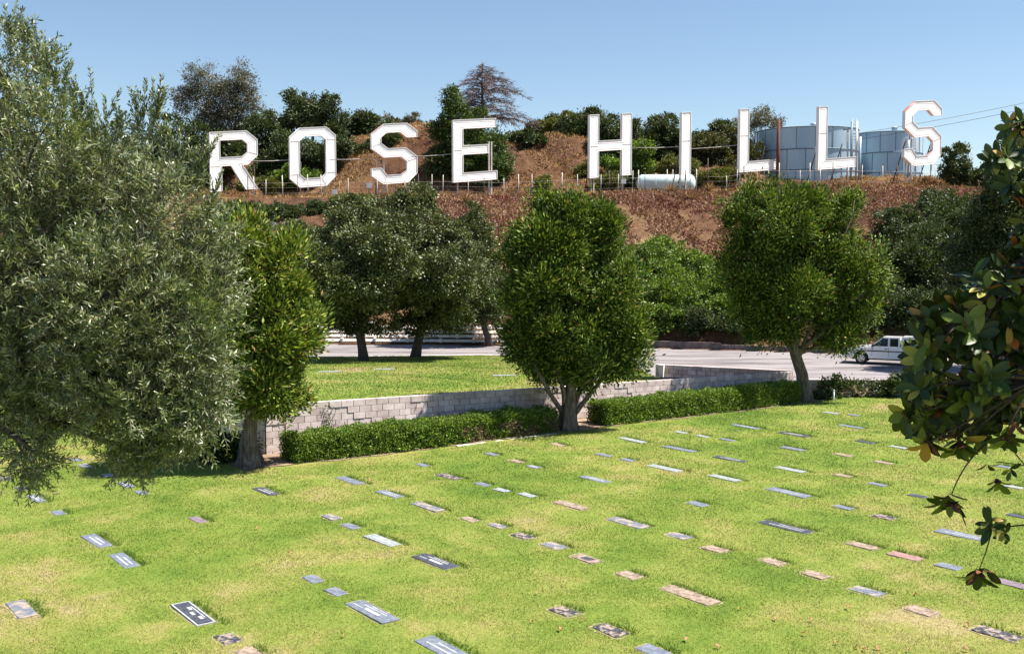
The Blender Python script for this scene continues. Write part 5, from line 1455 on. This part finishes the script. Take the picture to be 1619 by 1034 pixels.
bmesh.ops.bevel(bm, geom=[e for e in bm.edges if abs(e.verts[0].co.y - e.verts[1].co.y) < .01 and e.verts[0].co.z > .6 and e.verts[1].co.z > .6], offset=.05, segments=3, affect='EDGES')
me = bpy.data.meshes.new('body'); bm.to_mesh(me); bm.free()
for p in me.polygons: p.use_smooth = False
link('body', me, M['carpaint'], root, True)
def frustum(mb, b_, t, zb, zt, iny=.14, mi=0):
    (bx0, bx1), (tx0, tx1) = b_, t
    vs = [(bx0, .05, zb), (bx1, .05, zb), (bx1, TW - .05, zb), (bx0, TW - .05, zb), (tx0, iny, zt), (tx1, iny, zt), (tx1, TW - iny, zt), (tx0, TW - iny, zt)]
    mb.add(vs, [(0, 1, 5, 4), (1, 2, 6, 5), (2, 3, 7, 6), (3, 0, 4, 7), (4, 5, 6, 7)], mi)
mb = MB(); frustum(mb, (x0 + 1.28, x0 + 2.98), (x0 + 1.98, x0 + 2.93), 1.05, 1.60, .17); mb.build('cab', M['carpaint'], root, True)
mb = MB(); frustum(mb, (x0 + 3.02, x0 + 4.72), (x0 + 3.05, x0 + 4.52), 1.045, 1.64, .13); mb.build('camper_shell', M['carpaint'], root, True)
def sidept(x, z, zt, iny, dy=-.008): 
    f_ = (z - 1.05) / (zt - 1.05); return (x, .05 + (iny - .05) * f_ + dy, z)
def window(name, pts, zt, iny):
    mb = MB(); n = len(pts)
    mb.add([sidept(x_, z_, zt, iny, -.012) for x_, z_ in pts] + [sidept(x_, z_, zt, iny, .01) for x_, z_ in pts], [tuple(range(n))] + [(i, i + n, (i + 1) % n + n, (i + 1) % n) for i in range(n)])
    mb.build(name, M['glass'], root, True)
window('side_window', [(x0 + 1.46, 1.09), (x0 + 2.28, 1.09), (x0 + 2.28, 1.54), (x0 + 1.99, 1.54)], 1.60, .17)
window('side_window', [(x0 + 2.40, 1.09), (x0 + 2.86, 1.09), (x0 + 2.84, 1.54), (x0 + 2.40, 1.54)], 1.60, .17)
window('side_window', [(x0 + 3.16, 1.12), (x0 + 4.58, 1.12), (x0 + 4.46, 1.52), (x0 + 3.18, 1.52)], 1.64, .13)
mb = MB()   # windscreen and rear window
mb.add([(x0 + 1.31, .14, 1.08), (x0 + 1.31, TW - .14, 1.08), (x0 + 1.93, TW - .24, 1.565), (x0 + 1.93, .24, 1.565)], [(0, 3, 2, 1)])
for v_i in range(4): mb.v[v_i] = (mb.v[v_i][0] - .012, mb.v[v_i][1], mb.v[v_i][2] + .008)
mb.build('windscreen', M['glass'], root, True)
mb = MB(); mb.add([(x0 + 4.715, .2, 1.12), (x0 + 4.715, TW - .2, 1.12), (x0 + 4.57, TW - .27, 1.52), (x0 + 4.57, .27, 1.52)], [(0, 1, 2, 3)])
mb.v = [(a + .015, b_, c_) for a, b_, c_ in mb.v]; mb.build('rear_window', M['glass'], root, True)
mb = MB(); mb.box((x0 + 2.35, -.012, .80), (1.9, .012, .028)); mb.build('side_stripe', M['black'], root, True)
for xx in (x0 + 1.42, x0 + 2.34):
    mb = MB(); mb.box((xx, -.002, .78), (.008, .004, .27)); mb.build('door_gap', M['black'], root, True)
mb = MB(); mb.box((x0 + 2.2, -.025, .94), (.07, .02, .02)); mb.build('door_handle', M['black'], root, True)
mb = MB(); mb.box((x0 + 1.5, -.12, 1.13), (.06, .1, .07)); mb.build('mirror', M['black'], root, True)
mb = MB(); mb.box((x0 - .03, TW / 2, .52), (.09, TW / 2 + .02, .11)); mb.build('front_bumper', M['chrome'], root, True)
mb = MB(); mb.box((x0 + LEN + .05, TW / 2, .52), (.08, TW / 2, .1)); mb.build('rear_bumper', M['chrome'], root, True)
for yy in (.18, TW - .18):
    mb = MB(); mb.box((x0 + .035, yy, .76), (.06, .15, .075)); mb.build('headlight', M['lamp'], root, True)
    mb = MB(); mb.box((x0 + LEN, yy - (.06 if yy < 1 else -.06), .85), (.02, .06, .14)); mb.build('tail_light', M['redlamp'], root, True)
def wheel(x_, y_, out_):
    prs = [(-.11, .30), (-.10, .335), (-.05, .345), (.05, .345), (.10, .335), (.11, .30)]
    mb = MB(); mb.tube([(x_, y_ + p[0], .345) for p in prs], [p[1] for p in prs], 28)
    wo_ = mb.build('wheel', M['rubber'], root, True)
    mb = MB(); yo = y_ + out_ * .112
    mb.tube([(x_, yo, .345), (x_, yo + out_ * .012, .345)], [.215, .2], 24)
    o = mb.build('rim', M['chrome'], wo_, True)
    mb = MB()
    for k in range(6):
        a_ = k * math.pi / 3 + .3
        mb.tube([(x_ + .13 * math.cos(a_), yo + out_ * .004, .345 + .13 * math.sin(a_)), (x_ + .13 * math.cos(a_), yo + out_ * .018, .345 + .13 * math.sin(a_))], .036, 10)
    mb.build('wheel_slot', M['black'], wo_, True)
for x_ in (0, WB):
    wheel(x_, .12, -1); wheel(x_, TW - .12, 1)
mb = MB(); mb.box((x0 + LEN / 2, TW / 2, .38), (LEN / 2 - .25, TW / 2 - .25, .12)); mb.build('underbody', M['black'], root, True)
# dark inner wheel wells
mb = MB()
for x_ in (0, WB): mb.box((x_, TW / 2, .6), (.4, TW / 2 - .3, .15))
mb.build('wheel_well', M['black'], root, True)

# pale flowering clump and small stake by the low wall
mbv = []
c = at_z(1352, 627, 0)
shv = foliage_verts([((c.x, c.y, .25), (.95, .4, .28)), ((c.x + .8, c.y, .15), (.5, .3, .2)), ((c.x - .7, c.y, .18), (.4, .3, .2))], 2600, .11, .045, clump=.16, sub=6)
o = poly_np('flower_bush', shv, 4, M['paleflower'])
tag(o, 'dried pale pinkish flowering bush at the foot of low shaded wall', 'shrub')
c = at_z(1318, 634, 0); mb = MB(); mb.tube([(c.x, c.y, -.1), (c.x, c.y, .42)], .035, 8); mb.tube([(c.x, c.y, .42), (c.x, c.y, .47)], [.05, .02], 8)
tag(mb.build('stake', M['white']), 'short white stake in the grass right of right juniper', 'stake')
c = at_z(1300, 634, 0)
o = poly_np('shrub', foliage_verts([((c.x + .2, c.y + .5, .2), (.8, .3, .25))], 2500, .1, .05, clump=.15, sub=6), 4, M['darkgreen'])
tag(o, 'low dark plant between the right juniper and the pale flowering bush', 'shrub')
c = at_z(1585, 630, 0)
o = poly_np('shrub', foliage_verts([((c.x, c.y, .35), (1.8, .5, .45)), ((c.x - 2.2, c.y, .3), (1.2, .4, .4)), ((c.x - 4.4, c.y + .3, .42), (1.5, .35, .48)), ((c.x - 6.6, c.y + .45, .4), (1.3, .3, .45))], 24000, .1, .06, clump=.2, sub=8), 4, M['darkgreen'])
tag(o, 'dark plants along the low wall behind the magnolia', 'shrub')

c = at_z(338, 735, 0)
o = poly_np('shrub', foliage_verts([((c.x, c.y + .6, .45), (.9, .5, .5)), ((c.x + .7, c.y + .5, .3), (.5, .4, .35)), ((c.x - .8, c.y + .8, .4), (.7, .5, .45))], 14000, .08, .045, clump=.18, sub=8), 4, M['darkgreen'])
tag(o, 'dark low shrub in the shade left of the leftmost juniper trunk', 'shrub')

# climbing ivy on the wall
c, s0 = on_line(517, WOFF); 
V = []
n = 420; S = RNG.normal(0, .12, n); Z = RNG.random(n) * 1.35
P_ = np.stack([c.x + S * U.x - .04 * NB.x, c.y + S * U.y - .04 * NB.y, Z], 1) - np.array([NB.x, NB.y, 0]) * RNG.uniform(0, .05, (n, 1))
keep_ = RNG.random(n) < np.where(Z < .9, .9, .35)
o = poly_np('climbing_ivy', cards(P_, rnd(n), unit(-np.tile(np.array([[NB.x, NB.y, 0]]), (n, 1)) + rnd(n) * .5), RNG.uniform(.03, .07, n), RNG.uniform(.02, .05, n)).reshape(n, 4, 3)[keep_].reshape(-1, 3), 4, M['darkgreen'])
tag(o, 'thin climbing ivy on the sunlit wall above the first hedge', 'plant')

# ------------------------------------------------------------------ foreground olive (left)
random.seed(21)
def sprays(lobes, ntw, tlen, leaf, lw, per, updir, droop, jit, inner=.25):
    C = np.array([l[0] for l in lobes], float); Rr = np.array([l[1] for l in lobes], float); K = np.array([l[2] if len(l) > 2 else 1.0 for l in lobes])
    area = (Rr[:, 0] * Rr[:, 1] + Rr[:, 0] * Rr[:, 2] + Rr[:, 1] * Rr[:, 2]) * K
    pk = RNG.choice(len(C), ntw, p=area / area.sum()); d = rnd(ntw)
    rad = np.where(RNG.random(ntw) < inner, RNG.uniform(.45, .8, ntw), RNG.uniform(.72, 1.0, ntw))
    B = C[pk] + Rr[pk] * d * rad[:, None]
    outd = unit(d / Rr[pk])
    dirs = unit(outd * .7 + rnd(ntw) * jit + np.array([0, 0, updir]))
    L = tlen * RNG.uniform(.5, 1.35, ntw)
    leaves, tw = [], []
    ts = (np.arange(per) + .5) / per
    side = unit(np.cross(dirs, rnd(ntw)))
    side2 = unit(np.cross(dirs, side))
    for i, t in enumerate(ts):
        p = B + dirs * (L * t)[:, None] + np.array([0, 0, -1]) * (droop * L * t * t)[:, None]
        tang = unit(dirs + np.array([0, 0, -2 * droop * t]))
        for sgn in (1, -1):
            s_ = side if i % 2 else side2
            D = unit(tang * RNG.uniform(.5, 1.1, (ntw, 1)) + s_ * sgn * .75 + rnd(ntw) * .25)
            N = unit(np.cross(D, s_) + rnd(ntw) * .5)
            leaves.append(cards(p, D, N, leaf * RNG.uniform(.7, 1.25, ntw), lw * RNG.uniform(.8, 1.2, ntw)))
    # twigs as thin strips in 3 segments
    for a0, a1 in ((0, .35), (.35, .7), (.7, 1)):
        pa = B + dirs * (L * a0)[:, None] + np.array([0, 0, -1]) * (droop * L * a0 * a0)[:, None]
        pb = B + dirs * (L * a1)[:, None] + np.array([0, 0, -1]) * (droop * L * a1 * a1)[:, None]
        for sd in (side, side2):
            w_ = .0022
            tw.append(np.stack([pa - sd * w_, pa + sd * w_, pb + sd * w_, pb - sd * w_], 1).reshape(-1, 3))
    return np.concatenate(leaves), np.concatenate(tw)
OY = 8.0
def olobe(cx, cy, rx, ry, dY=0., k=1.0):
    y = OY + dY; q = y / F
    return (tuple(at_Y(cx, cy, y)), (rx * q, rx * q * .8, ry * q), k)
OL = [olobe(15, 130, 62, 95, .3), olobe(70, 260, 80, 110, 0), olobe(170, 330, 85, 110, .2), olobe(260, 380, 70, 110, 0), olobe(60, 420, 120, 120, 0),
      olobe(180, 480, 110, 110, -.3), olobe(290, 500, 90, 100, 0), olobe(330, 400, 40, 80, .2), olobe(70, 580, 110, 100, 0), olobe(190, 600, 110, 90, -.2), olobe(280, 610, 80, 85, 0),
      olobe(240, 665, 55, 45, -.2), olobe(40, 655, 60, 45, 0), olobe(215, 715, 34, 30, -.1), olobe(55, 715, 24, 38, -.3), olobe(-60, 350, 120, 260, .4, .6), olobe(-60, 620, 110, 100, .4, .6),
      olobe(100, 350, 90, 150, .9, .8), olobe(150, 560, 130, 130, .9, .8)]
lv, tw = sprays(OL, 7800, .21, .055, .0125, 9, .65, .10, .6, inner=.3)
# hanging ones lower down
OH = [olobe(50, 720, 26, 34, -.3), olobe(205, 715, 30, 24, -.1), olobe(280, 680, 44, 26, 0), olobe(300, 640, 60, 30, 0)]
lv2, tw2 = sprays(OH, 520, .16, .05, .011, 8, -.6, .3, .6)
# tall sprigs against the sky
def sprig(p0, p1, n=26):
    A = at_Y(p0[0], p0[1], OY); B = at_Y(p1[0], p1[1], OY)
    return A, B
SPR = [((130, 215), (128, 150)), ((180, 230), (188, 168)), ((255, 250), (250, 165)), ((225, 225), (230, 125)), ((246, 190), (256, 118)), ((310, 300), (315, 235)), ((350, 360), (372, 318)), ((360, 400), (392, 372)), ((40, 100), (36, 28)), ((100, 170), (104, 92)), ((235, 220), (243, 122)), ((222, 230), (213, 150)), ((240, 200), (262, 140)), ((150, 220), (143, 108)), ((120, 190), (118, 120)), ((60, 120), (52, 35)), ((20, 90), (8, 8)), ((170, 250), (165, 150)), ((280, 290), (285, 200)), ((320, 300), (328, 212)), ((195, 240), (190, 175)),
       ((90, 150), (88, 70)), ((300, 280), (330, 240)), ((330, 330), (352, 270)), ((205, 730), (165, 770)), ((40, 740), (62, 782)), ((75, 120), (68, 50)), ((262, 260), (268, 190))]
lvs, tws = [], []
SP2 = []
for p0, p1 in SPR:
    SP2.append((p0, p1))
    if p1[1] > 700: continue
    for _ in range(3):
        f_ = random.uniform(.05, .6); a0 = (p0[0] + (p1[0] - p0[0]) * f_, p0[1] + (p1[1] - p0[1]) * f_)
        ln = (p0[1] - p1[1]) * random.uniform(.35, .6); sd_ = random.choice([-1, 1]) * random.uniform(.25, .7)
        SP2.append((a0, (a0[0] + ln * sd_, a0[1] - ln)))
for p0, p1 in SP2:
    A, B = sprig(p0, p1); L = (B - A).length; n = int(L / .013)
    for k in range(n):
        t = k / n
        p = np.array(A.lerp(B, t))[None]; d = np.array((B - A).normalized())[None]
        s_ = unit(np.cross(d, rnd(1)))
        for sg in (1, -1):
            D = unit(d * .8 + s_ * sg * .6 + rnd(1) * .15)
            lvs.append(cards(p, D, rnd(1), np.array([.056 * (1 - .4 * t) * random.uniform(.8, 1.2)]), np.array([.0125])))
    sd = unit(np.cross(np.array((B - A))[None], rnd(1)))[0] * .003
    tws.append(np.array([np.array(A) - sd, np.array(A) + sd, np.array(B) + sd * .4, np.array(B) - sd * .4]))
tbase = Vector((-6.2, 8.9, float(lawn_z(-6.2, 8.9))))
root = empty('olive_tree', tuple(tbase), 0, 'large grey-green olive tree filling the left foreground with drooping twigs', 'tree')
poly_np('crown', np.concatenate([lv, lv2] + lvs), 4, M['olive'], root)
poly_np('twigs', np.concatenate([tw, tw2] + tws), 4, M['twig'], root)
mb = MB()
fork = Vector((-5.6, 8.9, 4.9))
mb.tube([tbase - Vector((0, 0, .2)), tbase + Vector((.1, 0, 2.0)), fork], [.34, .24, .18], 12, flare=lambda t, i: .15 * math.sin(t * 4 + i))
for l in OL[:19]:
    c = Vector(l[0]); mid = fork.lerp(c, .55) + Vector((0, 0, .15))
    p1 = limb(mb, fork, mid, .09, .045, .15); limb(mb, mid, c, .045, .014, .2)
    for _ in range(5):
        e = c + Vector((random.uniform(-1, 1) * l[1][0], random.uniform(-1, 1) * l[1][1], random.uniform(-.8, .9) * l[1][2])) * .8
        limb(mb, c.lerp(mid, .2), e, .014, .004, .2, 5)
mb.build('trunk', M['bark'], root)

# ------------------------------------------------------------------ foreground magnolia (right)
random.seed(5)
MYY = 7.2
LV = []; LF = []
def magleaf(p, d, nrm, L, W):
    d = d.normalized(); s_ = d.cross(nrm).normalized(); nn_ = s_.cross(d).normalized()
    prof = [(0, .05), (.15, .42), (.35, .82), (.6, 1.0), (.8, .8), (.93, .42), (1, .02)]
    cv = random.uniform(-.15, .35); k = len(LV)
    for t, wv in prof:
        c = p + d * (L * t) - nn_ * (cv * L * t * t)
        hw = W * .5 * wv
        for q in (-1, 0, 1):
            v = c + s_ * (q * hw) + nn_ * (abs(q) * hw * .28)
            LV.append(tuple(v))
    for i in range(len(prof) - 1):
        a_ = k + i * 3
        LF.append((a_, a_ + 1, a_ + 4, a_ + 3)); LF.append((a_ + 1, a_ + 2, a_ + 5, a_ + 4))
def rosette(p, axis, n=9, L=.145, spread=1.0, droop=0):
    axis = axis.normalized()
    a_ = axis.orthogonal().normalized(); b_ = axis.cross(a_)
    ph = random.uniform(0, 6.28)
    for k in range(n):
        t = ph + k * 2.4; up = .15 + .75 * (k / n) * random.uniform(.7, 1.2)
        d = (a_ * math.cos(t) + b_ * math.sin(t)) * spread + axis * up + Vector((0, 0, -droop))
        magleaf(p + axis * (.02 * k / n) - axis * random.uniform(0, .05), d, axis + Vector((random.uniform(-.2, .2),) * 3), L * random.uniform(.75, 1.2), L * .42 * random.uniform(.85, 1.15))
mb = MB()
TR = Vector((5.1, 8.4, 0))
hubs = {'a': at_Y(1640, 600, MYY), 'b': at_Y(1660, 830, MYY), 'c': at_Y(1640, 400, MYY + .3), 'd': at_Y(1640, 250, MYY + .3)}
def twig(p, q, r0=.008, r1=.004): limb(mb, p, q, r0, r1, .12, 6, 6)
# individually placed rosettes that show against the lawn (photo pixels)
singles = [((1500, 788), 'a', (-.1, -.5, -.8), 8, .115), ((1545, 905), 'e', (-.1, -.5, -.8), 9, .10), ((1568, 833), 'b', (-.4, -.5, .3), 7, .09), ((1588, 690), 'a', (-.2, -.5, -.5), 8, .11), ((1578, 762), 'a', (.1, -.5, -.6), 6, .08),
           ((1432, 655), 'a', (-.7, -.5, -.3), 8, .12), ((1455, 615), 'a', (-.5, -.6, .2), 9, .12), ((1470, 505), 'c', (-.3, -.6, .7), 10, .14), ((1466, 565), 'c', (-.7, -.5, .3), 9, .14), ((1500, 560), 'c', (0, -.8, .5), 10, .14),
           ((1560, 460), 'c', (-.2, -.5, .8), 10, .14), ((1590, 440), 'c', (.1, -.5, .8), 10, .14), ((1545, 530), 'c', (0, -.8, .5), 10, .14), ((1590, 520), 'c', (.1, -.8, .6), 10, .14), ((1480, 650), 'a', (-.2, -.8, -.2), 9, .13),
           ((1530, 640), 'a', (0, -.8, -.2), 9, .13), ((1465, 700), 'a', (-.4, -.5, -.7), 7, .11), ((1520, 700), 'a', (-.1, -.6, -.6), 8, .11), ((1600, 640), 'a', (.2, -.8, 0), 9, .13), ((1560, 600), 'a', (0, -.8, .3), 10, .14)]
E = at_Y(1562, 850, MYY)
twig(hubs['b'], at_Y(1568, 838, MYY)); twig(at_Y(1568, 838, MYY), at_Y(1548, 900, MYY), .005, .003)
twig(at_Y(1560, 700, MYY), at_Y(1505, 780, MYY), .006, .004)
twig(at_Y(1640, 760, MYY), at_Y(1592, 700, MYY), .006, .004); twig(at_Y(1640, 740, MYY), at_Y(1575, 730, MYY), .005, .003)
for (pp, h_, ax, n_, L_) in singles:
    p = at_Y(pp[0], pp[1], MYY + random.uniform(-.25, .25)); rosette(p, Vector(ax), n_, L_ * (1.5 if pp[1] > 640 else 1.15), 1.0, .35 if pp[1] > 640 else 0)
    for _ in range(2): rosette(p + Vector((random.uniform(-.07, .07), random.uniform(-.1, .1), random.uniform(-.03, .10))), Vector(ax) + Vector((random.uniform(-.8, .8), random.uniform(-.6, .6), random.uniform(-.5, .5))), random.randint(3, 5), L_ * random.uniform(1.0, 1.4), .8, .3)
    if pp[1] < 760 and pp != (1500, 788): twig(hubs[h_], p, .012, .005)
# filled mass
def inpoly(x, y, P):
    c_ = False; j = len(P) - 1
    for i in range(len(P)):
        if (P[i][1] > y) != (P[j][1] > y) and x < (P[j][0] - P[i][0]) * (y - P[i][1]) / (P[j][1] - P[i][1]) + P[i][0]: c_ = not c_
        j = i
    return c_
MASS = [(1700, 160), (1625, 178), (1590, 200), (1565, 235), (1570, 270), (1600, 310), (1612, 360), (1600, 400), (1565, 435), (1480, 480), (1440, 520), (1425, 570), (1420, 605), (1440, 640), (1460, 690), (1530, 700), (1600, 690), (1700, 700)]
cnt = 0
while cnt < 270:
    x_ = random.uniform(1415, 1700); y_ = random.uniform(160, 700)
    if not inpoly(x_, y_, MASS): continue
    if 1540 > x_ and y_ < 440: pass
    yy = MYY + random.uniform(.0, 1.3)
    p = at_Y(x_, y_, yy)
    rosette(p, Vector((random.uniform(-.9, .5), random.uniform(-1, .2), random.uniform(-.1, 1))), random.randint(7, 11), random.uniform(.11, .15))
    h_ = 'a' if y_ > 560 else ('c' if y_ > 330 else 'd')
    if cnt % 3 == 0: twig(hubs[h_], p, .012, .005)
    cnt += 1
# the rest of the crown outside the frame shades what is seen
for _ in range(900):
    v = Vector((random.gauss(0, 1), random.gauss(0, 1), random.gauss(0, 1))).normalized()
    p = Vector((5.9, 7.3, 7.0)) + Vector((v.x * 2.3, v.y * 2.3, v.z * 2.6)) * random.uniform(.5, 1)
    if p.x / max(p.y, .1) < .53 and (p.z - 6) / max(p.y, .1) < .26: continue
    rosette(p, Vector((v.x, v.y, v.z + .4)), 9, random.uniform(.15, .2))
tr0 = Vector((6.4, 8.6, float(lawn_z(6.4, 8.6)) - .1))
root = empty('magnolia_tree', tuple(tr0), 0, 'glossy dark magnolia branches with brown-backed leaves filling the right edge foreground', 'tree')
me = bpy.data.meshes.new('crown'); me.from_pydata(LV, [], LF); me.polygons.foreach_set('use_smooth', [True] * len(me.polygons)); me.update()
link('crown', me, M['magnolia'], root)
mb.tube([tr0, tr0 + Vector((0, 0, 2)), tr0 + Vector((-.1, 0, 5)), tr0 + Vector((0, 0, 8))], [.24, .18, .13, .04], 10)
for h_ in hubs.values(): limb(mb, tr0 + Vector((0, 0, max(1.8, h_.z - 1.4))), h_, .05, .014, .1)
mb.build('trunk', M['darkbark'], root)
